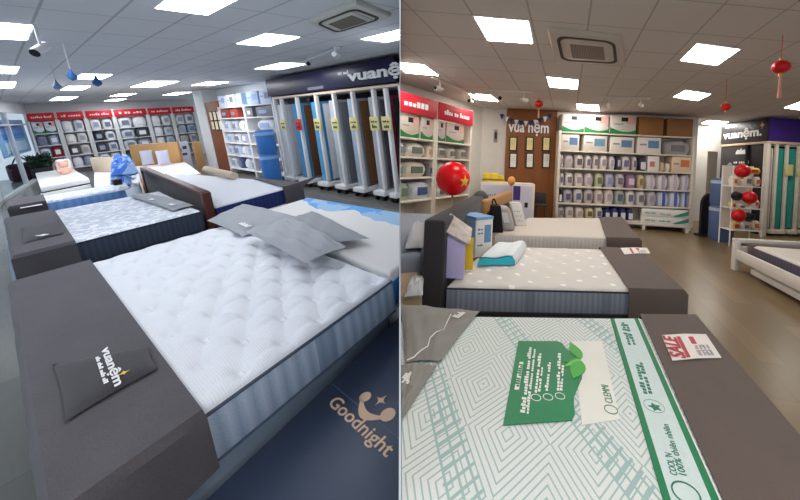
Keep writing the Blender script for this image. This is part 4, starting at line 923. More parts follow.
row(1, [(556.5, 580, 134, 'pillow_carton', 'carton', (226, 216, 206), 'photo', (96, 132, 170), 'cream carton with blue picture on the second back shelf, next to the brown panel'),
        (584, 608, 135.5, 'pillow_carton', 'carton', (228, 218, 208), 'photo', (110, 150, 180), 'cream carton with blue picture on the second back shelf, second from the panel'),
        (611, 635, 137, 'pillow_carton', 'carton', (226, 216, 206), 'photo', (96, 132, 170), 'cream carton with blue picture on the second back shelf, third from the panel'),
        (638, 662, 137.5, 'pillow_carton', 'carton', (228, 218, 208), 'photo', (96, 140, 180), 'cream carton with blue picture on the second back shelf, beside the clear pack'),
        (665, 694, 141, 'clear_pack', 'bedding pack', (160, 156, 156), 'soft', (120, 118, 124), 'wide clear grey bedding pack below the brown cardboard box')], 'cartons on the second back shelf')
pal = [(222, 210, 202), (228, 220, 212), (214, 204, 204), (226, 214, 208), (208, 200, 206), (196, 188, 190), (220, 212, 208), (186, 180, 190)]
dk = [(124, 114, 122), (96, 92, 104), (160, 148, 156), (110, 112, 140), (180, 170, 168)]
def many(r, xs, yt, base, spec, nm='bedding_pack'):
    out = []
    for i, (x0, x1) in enumerate(xs):
        c, ink, kd, word = spec.get(i, (pal[(i * 3 + r) % 8], dk[(i * 2 + r) % 5], 'soft', 'pale'))
        out.append((x0, x1, yt + .02 * (x0 - 556) + random.uniform(-.6, .6), nm, 'bedding pack', c, kd, ink, '%s bedding pack, %s back shelf down, %s from the brown panel' % (word, ORD[r], ORD[i])))
    return out
row(2, many(2, [(556, 564.5), (565, 574.5), (575.5, 585), (586, 593), (594, 600), (601, 609), (610, 616.5), (617.5, 622), (622.5, 632), (633, 639), (640, 648), (648.5, 660)], 154.5, '', {7: ((74, 66, 82), (200, 200, 206), 'soft', 'dark'), 10: ((60, 58, 74), (226, 224, 226), 'bag', 'dark carry'), 11: ((232, 226, 220), (206, 120, 110), 'plain', 'white boxed')}) +
    [(661, 666, 162, 'folded_towel', 'towel', (206, 178, 150), 'soft', None, 'low tan folded towel stack on the third back shelf, next to the white boxed pack'), (666.5, 671.5, 163, 'folded_towel', 'towel', (226, 210, 194), 'soft', None, 'low cream folded towel stack beside the orange patterned carton'),
     (672.5, 694, 157, 'patterned_carton', 'carton', (228, 200, 172), 'photo', (206, 120, 70), 'orange and cream patterned carton at the wall end of the third back shelf')], 'packs on the third back shelf')
row(3, many(3, [(556, 565), (566, 574.5), (575.5, 584.5), (585.5, 594.5), (596, 605), (606, 615.5), (616.5, 626), (627, 637.5), (638.5, 646), (647, 657.5), (658.5, 669.5), (670.5, 682), (683, 694)], 172.5, '', {4: ((190, 192, 160), (120, 124, 90), 'soft', 'olive green'), 5: ((188, 184, 204), (150, 146, 176), 'soft', 'lavender'), 7: ((150, 116, 152), (216, 200, 214), 'soft', 'purple'), 8: ((210, 196, 150), (150, 130, 90), 'soft', 'mustard'), 9: ((220, 212, 216), (196, 186, 200), 'roll', 'white banded'), 10: ((222, 214, 218), (176, 168, 190), 'roll', 'white banded'), 11: ((220, 212, 216), (196, 186, 200), 'roll', 'white banded'), 12: ((222, 214, 218), (180, 172, 196), 'roll', 'white banded')}), 'packs on the fourth back shelf')
row(4, many(4, [(554.5, 563), (564, 573.5), (574.5, 584), (585, 594.5), (595.5, 604.5), (605.5, 615), (616, 626), (627, 636.5), (637.5, 647), (648, 658), (659, 670), (671, 682), (683, 694)], 189, '', {0: ((34, 30, 44), (222, 220, 224), 'bag', 'black carry'), 6: ((170, 180, 178), (96, 110, 120), 'soft', 'teal grey'), 10: ((196, 204, 224), (70, 92, 160), 'roll', 'blue banded'), 11: ((204, 210, 226), (84, 104, 170), 'roll', 'blue banded'), 12: ((200, 206, 226), (70, 92, 160), 'roll', 'blue banded')}), 'packs on the fifth back shelf')
row(5, many(5, [(556, 565), (566, 575), (576, 585), (586, 595), (596, 604), (605, 611.5), (612, 619.5), (620, 627.5), (628, 635)], 207, '', {3: ((210, 200, 170), (120, 100, 60), 'soft', 'mustard'), 5: ((50, 54, 104), (220, 220, 228), 'bag', 'navy carry'), 6: ((58, 60, 110), (220, 220, 228), 'bag', 'navy carry'), 7: ((48, 52, 100), (226, 226, 230), 'bag', 'navy carry'), 8: ((56, 58, 108), (220, 220, 228), 'bag', 'navy carry')}), 'packs on the bottom back shelf')
# long white display carton on a low stand in front of the shelves
p, q = R.at(640, 229.5, 0), R.at(690, 233.5, 0); LS = Plane(R, (p.x, p.y), math.atan2(q.y - p.y, q.x - p.x)); ll = (q - p).length
zb = LS.hit(660, 224.5)[1]
t = thing('low_stand', 'low white stand on the floor in front of the back shelves', 'stand', R, LS.pt(ll / 2, .2, 0))
bm = B(); box(bm, -.35, ll, 0, .34, zb - .05, zb, .006, M=LS.M); obj('top', bm, SHR, R, t)
for s in (.05, ll - .1):
    for d in (.0, .26):
        bm = B(); box(bm, s, s + .07, d + .005, d + .07, 0, zb - .05, .004, M=LS.M); obj('leg', bm, SHR, R, t)
z1 = LS.hit(660, 210)[1]; zm = (zb + z1) / 2
for i in range(2):
    lo, hi = (zb + .002, zm - .003) if i == 0 else (zm, z1); m0 = .02
    t = thing('mattress_carton', ('long white carton with green swoosh lying on the low stand', 'long white carton with green swoosh stacked on another on the low stand')[i], 'carton', R, LS.pt(ll / 2, .24, lo), 'long white cartons on the low stand')
    bm = B(); box(bm, m0, ll - .03, .03, .33, lo, hi, .012, M=LS.M); obj('carton', bm, paint('carton white', (228, 224, 220), .5), R, t)
    bm = B(); n = 12; w_ = ll * .3; lo_ = [(ll * .67 + w_ * k / n, lo + .03 + (hi - lo) * .35 * (k / n) ** 2) for k in range(n + 1)]; hi_ = [(ll * .67 + w_ * k / n, lo + .05 + (hi - lo) * .8 * (k / n)) for k in range(n + 1)]
    prism(bm, lo_ + hi_[::-1], .026, .035, M=LS.M @ Matrix(((1, 0, 0, 0), (0, 0, 1, 0), (0, 1, 0, 0), (0, 0, 0, 1)))); obj('green_swoosh', bm, paint('swoosh', (60, 140, 130), .5), R, t, smooth=False)
    bm = B(); dashes(bm, LS.M @ basis((ll * .2, .029, (lo + hi) / 2), (1, 0, 0), (0, 0, 1)), (5, 4), ll * .22, .05); dashes(bm, LS.M @ basis((ll * .5, .029, (lo + hi) / 2), (1, 0, 0), (0, 0, 1)), (5, 4), ll * .22, .05); obj('lettering', bm, paint('inkgreen', (90, 160, 140), .5), R, t, smooth=False)

# ---- shelves along the side wall, red headers
lp = lambda x, y, d=0: LW.hit(x, y, d)
sx = [lp(398, 150)[0] - .9, lp(435.5, 150)[0], lp(471.5, 150)[0]]
zh = lambda f: sum(f) / len(f)
h1 = 2.7; h0 = zh([lp(402, 112.5)[1], lp(469, 125)[1]]); zl = [zh([lp(402, a)[1], lp(468, b)[1]]) for a, b in ((137, 144), (157.5, 158.5), (178.5, 175))] + [lp(405, 201)[1]]
REDR = paint('header crimson', (196, 30, 50), .5)
for i in range(2):
    t = shelf_unit(LW, ('white side shelf under a red header, cut off by the dividing wall', 'white side shelf under a red header, behind the red balloon')[i], sx[i] + .005, sx[i + 1] - .005, .44, zl + [.25], h1 + .02, SHR, 'red headed side shelves', header=(h0, h1, REDR), hdr_words=((2, 1, 1, 6), (4, 2, 5))[i], clip=(i == 0))
BRN = wood('plinth', (140, 100, 62), (110, 76, 44), .5)
def lrow(r, items):
    for x0, x1, yt, nm, cat, c, kd, ink, lb in items:
        a, b = lp(x0, yt)[0], lp(x1, yt)[0]; z = zl[r]; top = lp((x0 + x1) / 2, yt)[1]
        if r: top = min(top, zl[r - 1] - .045)
        else: top = min(top, h0 - .02)
        if a < sx[1] < b: b = sx[1] - .04
        a = max(a, sx[1] + .04) if (a + b) / 2 > sx[1] else a
        printed_pack(LW, nm, lb, cat, a + .006, min(b, sx[2] - .04) - .006, .012, .38, z, max(top, z + .1), paint('pk%s' % (c,), c, .55), kd, paint('ik%s' % (ink,), ink, .55), 'goods on the red headed side shelves', clip=x0 < 440)
lrow(0, [(400.5, 420, 115, 'mattress_topper_box', 'carton', (206, 192, 180), 'green', (46, 120, 56), 'white and green carton under the red header, at the dividing wall'), (422, 434, 118, 'mattress_topper_box', 'carton', (206, 192, 184), 'green', (46, 120, 56), 'white and green carton under the red header, second from the dividing wall'),
         (437.5, 446.5, 120, 'mattress_topper_box', 'carton', (196, 182, 178), 'green', (46, 120, 56), 'white and green carton under the second red header, nearer the dividing wall'), (447.5, 465, 122, 'mattress_topper_box', 'carton', (206, 188, 182), 'green', (46, 120, 56), 'white and green carton under the second red header, nearer the white wall')])
lrow(1, [(400.5, 407, 142, 'bedding_pack', 'bedding pack', (176, 174, 176), 'soft', (130, 130, 136), 'grey pack on the second side shelf, at the dividing wall'), (408, 428, 143, 'bedding_pack', 'bedding pack', (206, 198, 186), 'soft', (104, 112, 104), 'wide cream pack with dark label on the second side shelf'), (429, 434.5, 145, 'bedding_pack', 'bedding pack', (222, 206, 190), 'soft', (180, 150, 130), 'narrow cream pack on the second side shelf by the upright'),
         (438, 448.5, 147, 'bedding_pack', 'bedding pack', (186, 180, 170), 'soft', (104, 108, 104), 'taupe pack above the red balloon, by the upright'), (449, 459, 148, 'bedding_pack', 'bedding pack', (196, 190, 178), 'soft', (120, 118, 112), 'sand coloured pack above the red balloon, middle of three'), (460, 469.5, 149, 'bedding_pack', 'bedding pack', (186, 178, 168), 'soft', (120, 118, 112), 'taupe pack above the red balloon, by the white wall')])
lrow(2, [(400.5, 405, 162, 'bedding_pack', 'bedding pack', (190, 198, 190), 'soft', (130, 150, 130), 'pale green narrow pack on the third side shelf'), (406, 429, 162, 'bedding_pack', 'bedding pack', (206, 196, 180), 'soft', (96, 108, 96), 'wide beige pack with dark label on the third side shelf'), (430, 434.5, 164, 'bedding_pack', 'bedding pack', (126, 126, 134), 'soft', (90, 90, 100), 'dark grey narrow pack on the third side shelf'),
         (438, 452, 163, 'bedding_pack', 'bedding pack', (198, 188, 180), 'soft', (120, 110, 110), 'cream pack hidden behind the red balloon'), (453, 468, 163, 'bedding_pack', 'bedding pack', (186, 180, 176), 'soft', (120, 110, 110), 'grey pack hidden behind the red balloon')])
lrow(3, [(400.5, 412, 183, 'bedding_pack', 'bedding pack', (160, 172, 152), 'soft', (110, 130, 110), 'sage green pack on the fourth side shelf'), (413.5, 434.5, 182, 'bedding_pack', 'bedding pack', (206, 212, 222), 'soft', (70, 90, 140), 'white pack with blue pattern on the fourth side shelf'),
         (438, 450, 186, 'bedding_pack', 'bedding pack', (200, 194, 190), 'soft', (96, 90, 96), 'white pack with dark print below the red balloon, by the upright'), (451, 467, 186, 'bedding_pack', 'bedding pack', (190, 184, 180), 'soft', (110, 104, 110), 'grey pack below the red balloon, by the white wall')])

# ---- rack at the far corner: dark end panel and purple fascia
cn, fe, re = R.at(769, 118, 2.94), R.at(722.5, 125.7, 2.94), R.at(800, 120.0, 2.94)
EP = Plane(R, (fe.x, fe.y), math.atan2(cn.y - fe.y, cn.x - fe.x)); EL = (cn - fe).length
RK = Plane(R, (cn.x, cn.y), math.atan2(re.y - cn.y, re.x - cn.x))
zr_ = (EP.hit(745, 143)[1] + RK.hit(785, 142)[1]) / 2
SGB = paint('sign black', (30, 26, 36), .4); PUR = paint('fascia purple', (54, 34, 116), .4)
t = thing('display_rack', 'corner mattress rack with black lettered end panel and purple fascia', 'display rack', R, cn * 1 - Vector((0, 0, cn.z)))
bm = B(); box(bm, 0, EL, 0, .06, 0, zr_ - .04, .004, M=EP.M); obj('end_panel', bm, SGB, R, t)
bm = B(); box(bm, 0, EL, -.02, .06, zr_, CR - .05, .004, M=EP.M); e = obj('end_sign', bm, SGB, R, t)
bm = B(); box(bm, .01, 3.2, -.03, .06, zr_, CR - .05, .004, M=RK.M); obj('purple_fascia', bm, PUR, R, t)
RAILM = paint('rail tan', (206, 176, 150), .5)
bm = B(); box(bm, -.01, EL, -.03, .07, zr_ - .06, zr_, .004, M=EP.M); obj('rail', bm, RAILM, R, t)
bm = B(); box(bm, .0, 3.2, -.05, .07, zr_ - .06, zr_, .004, M=RK.M); obj('rail', bm, RAILM, R, t)
bm = B(); box(bm, .05, 3.2, .62, .66, 0, zr_ - .06, 0, M=RK.M); obj('back_panel', bm, paint('rack dark', (46, 44, 50), .8), R, t)
s0, s1, z0, z1 = on(EP, 724, 763, 129, 141)
text(R, e, 'vuanệm.', EP.M @ basis(((s0 + s1) / 2, -.022, zr_ + (CR - .05 - zr_) * .42), (1, 0, 0), (0, 0, 1)), (CR - zr_) * .5, WHITE, .012, (s1 - s0), bold=.03)
bm = B(); star(bm, EP.M @ basis((EL * .9, -.02, zr_ + (CR - zr_) * .66), (1, 0, 0), (0, 0, 1)), .1); obj('star_mark', bm, paint('star bronze', (180, 120, 60), .5), R, e, smooth=False)
bm = B(); dashes(bm, EP.M @ basis((EL * .24, -.02, zr_ + (CR - zr_) * .78), (1, 0, 0), (0, 0, 1)), (3, 4), EL * .28, .05); obj('small_lettering', bm, WHITE, R, e, smooth=False)
ep = R_ep = [c for c in t.children if c.name.startswith('end_panel')][0]
s, z = EP.hit(741, 152)
bm = B(); prism(bm, [(-.2, -.06), (.2, -.06), (.2, 0), (.13, .07), (.05, .04), (0, .11), (-.05, .04), (-.13, .07), (-.2, 0)], 0, .006, M=EP.M @ basis((s, 0, z), (1, 0, 0), (0, 0, 1))); obj('crown_emblem', bm, WHITE, R, ep, smooth=False)
s, z = EP.hit(741, 162); bm = B(); dashes(bm, EP.M @ basis((s, 0, z), (1, 0, 0), (0, 0, 1)), (2, 5), .6, .08); obj('small_lettering', bm, WHITE, R, ep, smooth=False)
s, z = EP.hit(730, 166); bm = B(); lathe(bm, [(.1, 0), (.1, .008)], (0, 0, 0), 16, M=EP.M @ basis((s, 0, z), (1, 0, 0), (0, 0, 1))); obj('round_badge', bm, paint('badge grey', (150, 150, 160), .5), R, ep)
rcols = [((206, 196, 184), 'cream'), ((40, 146, 136), 'teal'), ((46, 150, 140), 'teal'), ((190, 184, 176), 'grey')]
for i in range(4):
    xa = (767.5, 777, 790, 802)[i]; xb = (775.5, 786, 798, 812)[i]; a, b = RK.hit(xa, 180)[0], RK.hit(xb, 180)[0]
    if i == 0: a = .18
    t = thing('pull_out_display', '%s mattress sample on a white frame in the corner rack%s' % (rcols[i][1], (', next to its end panel', ', beside the cream one', ', second teal one', ', at the picture edge')[i]), 'mattress sample', R, RK.pt((a + b) / 2, .2, 0), 'mattress samples in the corner rack')
    bm = B(); box(bm, a, b - .065, .03, .6, .2, zr_ - .16, .02, M=RK.M); obj('sample_slab', bm, cloth('rslab%d' % (i % 4), rcols[i][0], .12, 120), R, t)
    bm = B(); box(bm, b - .06, b, -.04, .03, .08, zr_ - .07, .006, M=RK.M); obj('front_post', bm, SHR, R, t)
    bm = B(); box(bm, a, b, -.06, .55, .06, .16, .006, M=RK.M); obj('foot_bar', bm, SHR, R, t)
    if i:
        z = RK.hit(785, 170)[1]; bm = B(); box(bm, b - .1, b + .12, -.06, -.045, z - .14, z + .14, .003, M=RK.M); obj('price_tag', bm, TAGM, R, t)
bm = B(); x0 = .0; box(bm, -.05, .05, -.05, .05, 0, zr_ - .06, .004, M=RK.M); 
o = obj('corner_post', bm, SHR, R, bpy.data.objects.get('display_rack'))
# ---- things in front of the corner rack
RB1 = paint('roll slate blue', (84, 104, 146), .45); RB2 = paint('roll pale band', (170, 182, 206), .4)
c = R.at(720.5, 240, 0); r0 = .25
zz = [0, (R.up(719, 205, c)), R.up(719, 178, c)]
for i in range(2):
    t = thing('rolled_mattress', ('slate blue rolled mattress standing on the floor by the corner rack', 'slate blue rolled mattress stacked upon another by the corner rack')[i], 'rolled mattress', R, (c.x, c.y, zz[i]), 'slate blue rolled mattresses')
    h = zz[i + 1] - zz[i] - .004; bm = B(); lathe(bm, [(r0 * .9, 0), (r0, .04), (r0, h - .05), (r0 * .9, h)], (c.x, c.y, zz[i]), 24); obj('wrapped_roll', bm, RB1, R, t)
    bm = B(); lathe(bm, [(r0 * .9, h - .12), (r0 + .006, h - .12), (r0 + .006, h - .05), (r0 * .9, h - .05)], (c.x, c.y, zz[i]), 24); obj('top_band', bm, RB2, R, t)
c = R.at(711, 236, 0); t = thing('floor_banner', 'black curved-top standing board with white print behind the rolled mattresses', 'display board', R, c); Pq = Plane(R, (c.x, c.y), math.radians(20))
zt = Pq.hit(709, 192)[1]; n = 12; pl = [(-.3, .02), (.3, .02), (.3, zt - .3)] + [(.3 * math.cos(math.pi * k / n), zt - .3 + .3 * math.sin(math.pi * k / n)) for k in range(1, n)] + [(-.3, zt - .3)]
X2 = Matrix(((1, 0, 0, 0), (0, 0, 1, 0), (0, 1, 0, 0), (0, 0, 0, 1)))
bm = B(); prism(bm, pl, -.04, .04, M=Pq.M @ X2); obj('board', bm, SGB, R, t)
bm = B(); box(bm, -.34, .34, -.15, .15, 0, .04, .006, M=Pq.M); obj('base', bm, BLACK, R, t)
bm = B(); dashes(bm, Pq.M @ basis((0, -.042, zt * .5), (0, 0, 1), (-1, 0, 0)), (6, 4), .7, .09); obj('lettering', bm, WHITE, R, t, smooth=False)
c = R.at(707, 227, 0); t = thing('grey_board', 'plain grey-brown board leaning at the wall behind the black standing board', 'board', R, c); Pq = Plane(R, (c.x, c.y), math.radians(30)); zt = Pq.hit(708, 151)[1]; a, b = Pq.hit(708.5, 170)[0], Pq.hit(717, 170)[0]
bm = B(); box(bm, a, b, .0, .06, 0, zt, .01, M=Pq.M); obj('board', bm, paint('board taupe', (150, 140, 128), .7), R, t)
# wire stand with hanging packs, red lanterns and black caps
c = R.at(748, 247, 0); WSP = Plane(R, (c.x, c.y), math.radians(12)); ws = lambda x, y: WSP.hit(x, y)
a0, a1 = ws(731.5, 205)[0], ws(763, 205)[0]; zt = ws(748, 166)[1]
t = thing('wire_stand', 'white wire display stand in front of the corner rack', 'display stand', R, WSP.pt((a0 + a1) / 2, .15, 0))
for s in (a0, a1):
    for d in (0, .34):
        bm = B(); tube(bm, WSP.pt(s, d, 0), WSP.pt(s, d, zt), .014, 8); obj('upright', bm, WHITE, R, t)
zsh = [ws(748, y)[1] for y in (231, 209, 187)]
for z in zsh:
    bm = B(); [tube(bm, WSP.pt(a0, d, z), WSP.pt(a1, d, z), .008, 6) for d in (0, .06, .12, .18, .24, .3, .34)]; [tube(bm, WSP.pt(s, 0, z), WSP.pt(s, .34, z), .01, 6) for s in (a0, (a0 + a1) / 2, a1)]; obj('wire_shelf', bm, WHITE, R, t)
bm = B(); box(bm, a0, a1, .33, .35, zsh[0], zt, 0, M=WSP.M); obj('backing', bm, paint('stand back', (214, 206, 198), .6), R, t)
REDL = paint('lantern red', (200, 16, 26), .35)
def lantern(label, c, r, grp, tassel=0.0, sq=.86, cord=None):
    t = thing('red_lantern', label, 'lantern', R, c, grp); c = Vector(c)
    bm = B(); n = 24; prof = [(r * math.sin(math.pi * k / 14) + .004, -r * sq * math.cos(math.pi * k / 14)) for k in range(15)]; lathe(bm, prof, c, n)
    for v in bm.verts:
        d = v.co - c; an = math.atan2(d.y, d.x); f = 1 + .03 * math.cos(12 * an); v.co = c + Vector((d.x * f, d.y * f, d.z))
    obj('globe', bm, REDL, R, t)
    for k_ in (1, -1):
        bm = B(); tube(bm, c + Vector((0, 0, k_ * r * sq)), c + Vector((0, 0, k_ * (r * sq + .03))), r * .25, 12); obj('end_cap', bm, paint('lantern gold', (206, 160, 70), .4), R, t)
    if tassel:
        bm = B(); rn = random.Random(2)
        for k in range(14):
            an = 2 * math.pi * k / 14; tube(bm, c - Vector((0, 0, r * sq + .03)) + Vector((math.cos(an), math.sin(an), 0)) * r * .1, c - Vector((0, 0, r * sq + tassel)) + Vector((math.cos(an), math.sin(an), 0)) * r * .22, .004, 5)
        obj('tassel', bm, paint('tassel pink', (206, 150, 140), .7), R, t)
    if cord:
        bm = B(); tube(bm, c + Vector((0, 0, r * sq)), (c.x, c.y, cord), .004, 6); obj('cord', bm, REDL, R, t)
    return t
def at_plane(Pl, x, y, d): s, z = Pl.hit(x, y, d); return Pl.pt(s, d, z)
for i, (x, y, rr) in enumerate(((742.5, 171, .135), (749.5, 197.5, .13), (738.5, 215.5, .125))):
    lantern(('red lantern at the top of the wire stand', 'red lantern on the middle tier of the wire stand, beside a black cap', 'red lantern on the lower tier of the wire stand')[i], at_plane(WSP, x, y, -.15), rr, 'red lanterns on the wire stand', sq=1.0)
for i, (x, y) in enumerate(((737, 196), (748.5, 217))):
    p = at_plane(WSP, x, y, -.04); t = thing('peaked_hat', ('round black cap hung on the middle tier of the wire stand', 'round black cap hung on the lower tier of the wire stand')[i], 'hat', R, p, 'black caps on the wire stand')
    bm = B(); ball(bm, p, .11, 1, .7, .9); obj('crown', bm, BLACK, R, t); bm = B(); q = p + Vector((0, -.1, -.05)); ball(bm, q, .1, 1, .8, .12); obj('peak', bm, BLACK, R, t)
for i, (x0, x1, y0, y1, c_, w_) in enumerate(((733, 739, 176, 186, (232, 222, 206), 'cream'), (748, 762, 168, 174, (230, 190, 60), 'yellow'), (745, 754, 176, 186, (226, 212, 200), 'white'), (755, 762, 177, 186, (222, 206, 200), 'pale pink'), (732, 737, 202, 208, (206, 190, 120), 'mustard'), (739, 747, 204, 209, (222, 214, 206), 'grey white'), (754, 761, 200, 208, (230, 214, 206), 'blush'), (733, 741, 222, 230, (214, 186, 120), 'tan'), (743, 751, 223, 230.5, (226, 220, 212), 'ivory'), (753, 761, 221, 230.5, (216, 200, 192), 'rose'))):
    p0 = WSP.hit(x0, y1, .1); p1 = WSP.hit(x1, y0, .1)
    printed_pack(WSP, 'gift_pack', '%s small pack on the %s tier of the wire stand' % (w_, ('top', 'middle', 'bottom')[0 if y1 < 190 else 1 if y1 < 215 else 2]), 'gift pack', p0[0], p1[0], .1, .28, p0[1], p1[1], paint('pk%s' % (c_,), c_, .6), 'soft', paint('gp%d' % (i % 3), ((206, 120, 60), (200, 60, 70), (120, 120, 130))[i % 3], .6), 'gift packs on the wire stand')

# ---- white bed with drawer at the picture edge
WB_ = paint('bed white', (228, 222, 216), .45)
pc = R.at(735, 270, 0); hr = R.at(800, 240, R.up(738, 238, pc)); ht = R.up(738, 238.5, pc); zr1, zr0 = R.up(737, 249, pc), R.up(735, 258.5, pc); zd = R.up(736, 262, pc)
HD = Plane(R, (pc.x, pc.y), math.radians(10)); SD = Plane(R, (pc.x, pc.y), math.radians(-87.5))
t = thing('bed', 'white wooden bed frame with tall end post and underbed drawer, cut by the picture edge', 'bed', R, pc)
bm = B(); box(bm, -.045, .045, -.045, .045, 0, ht, .012, M=HD.M); obj('post', bm, WB_, R, t)
bm = B(); box(bm, 1.66, 1.75, -.045, .045, 0, ht, .012, M=HD.M); obj('post', bm, WB_, R, t)
bm = B(); box(bm, -.05, 1.75, -.04, .04, ht - .07, ht, .014, M=HD.M); obj('top_rail', bm, WB_, R, t)
bm = B(); box(bm, .04, 1.66, -.02, .02, zr0, ht - .12, .006, M=HD.M); obj('end_board', bm, WB_, R, t)
bm = B(); box(bm, .03, 3.2, -.02, .03, zr0, zr1, .008, M=SD.M); obj('side_rail', bm, WB_, R, t)
bm = B(); box(bm, .35, 3.1, .04, .3, .05, zd, .008, M=SD.M); dr = obj('drawer', bm, WB_, R, t)
bm = B(); box(bm, .1, 3.2, .08, 1.5, zr0 - .02, zr0 + .02, 0, M=SD.M); obj('slat_base', bm, paint('slat dark', (90, 80, 74), .7), R, t)
c4 = [SD.pt(3.1, .1, 0)[:2], SD.pt(3.1, 1.6, 0)[:2], SD.pt(.30, 1.6, 0)[:2], SD.pt(.30, .1, 0)[:2]]
zm_ = zr0 + .03; TOPB = knit('cream knit', (214, 206, 198), (230, 224, 218), 60)
mattress(R, 'mattress', 'cream topped mattress with dark plum side on the white bed', 'mattress', c4, zm_, R.up(757, 249, SD.pt(.3, .1, 0)) + .05, TOPB, uv_rib('plum border', (70, 62, 78), (104, 94, 110), .06), None, .05, 20, 20, piping=paint('pipe cream', (200, 194, 190), .7))
RUNR = cloth('runner taupe', (98, 86, 82), .25, 240, .95, .35)
bm = B(); zt_ = zr1 + .02; prism(bm, [SD.pt(.08, .1, 0)[:2], SD.pt(.08, 1.6, 0)[:2], SD.pt(.27, 1.6, 0)[:2], SD.pt(.27, .1, 0)[:2]], zm_, R.up(752, 243, SD.pt(.2, .3, 0)), .04); tag(obj('folded_blanket', bm, RUNR, R), 'taupe folded blanket inside the end of the white bed', 'blanket')

# ---- the beds of the right half
ZT = .45
TEAL = N('teal line knit', .85); co = TEAL.coord(); x_, y_, z_ = TEAL.xyz(co)
tri = lambda q: TEAL.math('MULTIPLY', TEAL.math('ABSOLUTE', TEAL.math('SUBTRACT', TEAL.math('FRACT', q), .5)), 2.0)
ya = TEAL.math('DIVIDE', y_, .56); xa = TEAL.math('DIVIDE', x_, .34)
g1 = TEAL.math('ADD', tri(xa), tri(ya)); l1 = TEAL.math('LESS_THAN', TEAL.math('FRACT', TEAL.math('MULTIPLY', g1, 6.0)), .24)
d1, d2 = TEAL.math('ADD', xa, ya), TEAL.math('SUBTRACT', xa, ya)
m2 = TEAL.math('LESS_THAN', TEAL.math('FRACT', TEAL.math('MULTIPLY', d1, .5)), .22); l2 = TEAL.math('MULTIPLY', m2, TEAL.math('LESS_THAN', TEAL.math('FRACT', TEAL.math('MULTIPLY', d2, 6.0)), .26))
m3 = TEAL.math('LESS_THAN', TEAL.math('FRACT', TEAL.math('MULTIPLY', d1, .5)), .22); l3 = TEAL.math('MULTIPLY', m3, TEAL.math('LESS_THAN', TEAL.math('FRACT', TEAL.math('MULTIPLY', d1, 6.0)), .2))
ln_ = TEAL.math('MAXIMUM', l1, TEAL.math('MAXIMUM', l2, l3)); nz = TEAL.noise(co, 160, 2)
TEAL.color(TEAL.mix(TEAL.math('MULTIPLY', ln_, .8), TEAL.mix(nz, lin((208, 212, 212)), lin((230, 233, 232))), lin((140, 176, 176)))); TEAL.bump(TEAL.math('SUBTRACT', 1.0, ln_), .4, .006); TEAL = TEAL.m
GB = uv_rib('green bed border', (190, 196, 198), (214, 216, 214), .06)
fl, fr = R.at(505, 316, ZT), R.at(640, 318, ZT); dB = (fr - fl).normalized(); nr = .75
gC = fr; gD = fl - dB * 1.7; gA = Vector((gD.x, gD.y - 2.05, 0)); gB = Vector((gC.x - .03, gC.y - 2.05, 0))
frR = R.at(697, 318.5, ZT)
bed_frame(R, 'taupe covered bed frame under the teal patterned mattress in front', [gA[:2], (frR.x - .01, gB.y + .12), (frR.x - .01, frR.y), gD[:2]], .08, .19, RUNR, LEGB, clip=True)
mattress(R, 'mattress', 'white mattress with teal geometric lines and green leaflet, frontmost on the brown floor', 'mattress', [gA[:2], (frR.x - .03, gB.y + .1), (frR.x - .03, frR.y), gD[:2]], .2, ZT, TEAL, GB, None, .04, 40, 40, clip=True)
c4r = [(gB.x + .006, gB.y - .02), (frR.x, gB.y + .02), (frR.x, frR.y + .03), (gC.x + .006, gC.y + .03)]
cap(R, 'bed_runner', 'taupe bed runner beside the green and white band in front', 'bed runner', c4r, .10, ZT + .012, RUNR, inner=3)
# green and white band
GRM = paint('band green', (14, 122, 80), .5); BANDW = knit('band white', (196, 212, 214), (214, 228, 228), 60, .1)
def strip(name, pts, z0, z1, mat, parent, clip=False):
    bm = B(); prism(bm, [tuple(R.at(x, y, z1)[:2]) for x, y in pts], z0, z1); return obj(name, bm, mat, R, parent, clip=clip, smooth=False)
zq = ZT + .007
e = lambda x, y: R.at(x, y, zq)
La, Ra = e(610.5, 318.5), e(639, 318.5); ylo = gB.y + .2
t = thing('printed_band', 'long green-edged white band with print across the teal patterned mattress', 'band', R, ((La.x + Ra.x) / 2, 1.8, ZT))
Lb = e(663.5, 500); Rb = e(721, 500)
ext = lambda p, q: p + (q - p) * ((p.y - ylo) / (p.y - q.y))
Lx, Rx = ext(La, Lb), ext(Ra, Rb)
lerp = lambda p, q, k: p + (q - p) * k
for nm, k0, k1, mat, dz in (('green_edge', 0, .13, GRM, 0), ('white_panel', .13, .83, BANDW, 0), ('green_edge', .83, .97, GRM, 0), ('piping', .97, 1.0, WHITE, .003)):
    bm = B(); prism(bm, [tuple(lerp(Lx, Rx, k0))[:2], tuple(lerp(Lx, Rx, k1))[:2], tuple(lerp(La, Ra, k1))[:2], tuple(lerp(La, Ra, k0))[:2]], ZT + .001, zq + dz); wp = obj(nm, bm, mat, R, t, smooth=False)
    if nm == 'white_panel': panel_w = wp
xd = (La - Lx).normalized(); yd = Vector((-xd.y, xd.x, 0))
TXG = paint('ink green', (28, 120, 100), .5); f4 = lambda x, y: R.at(x, y, zq + .0008)
def line(s, x0, y0, x1, y1, h, mat, parent, bold=0.01, w=True):
    p, q = f4(x0, y0), f4(x1, y1); return text(R, parent, s, basis((p + q) / 2, q - p, Vector((-(q - p).y, (q - p).x, 0))), h, mat, .0008, (q - p).length if w else None, bold=bold)
line("COOL 'N", 674, 475, 668, 453, .026, TXG, panel_w); line('100% thiên nhiên', 683, 475, 665, 424, .026, TXG, panel_w)
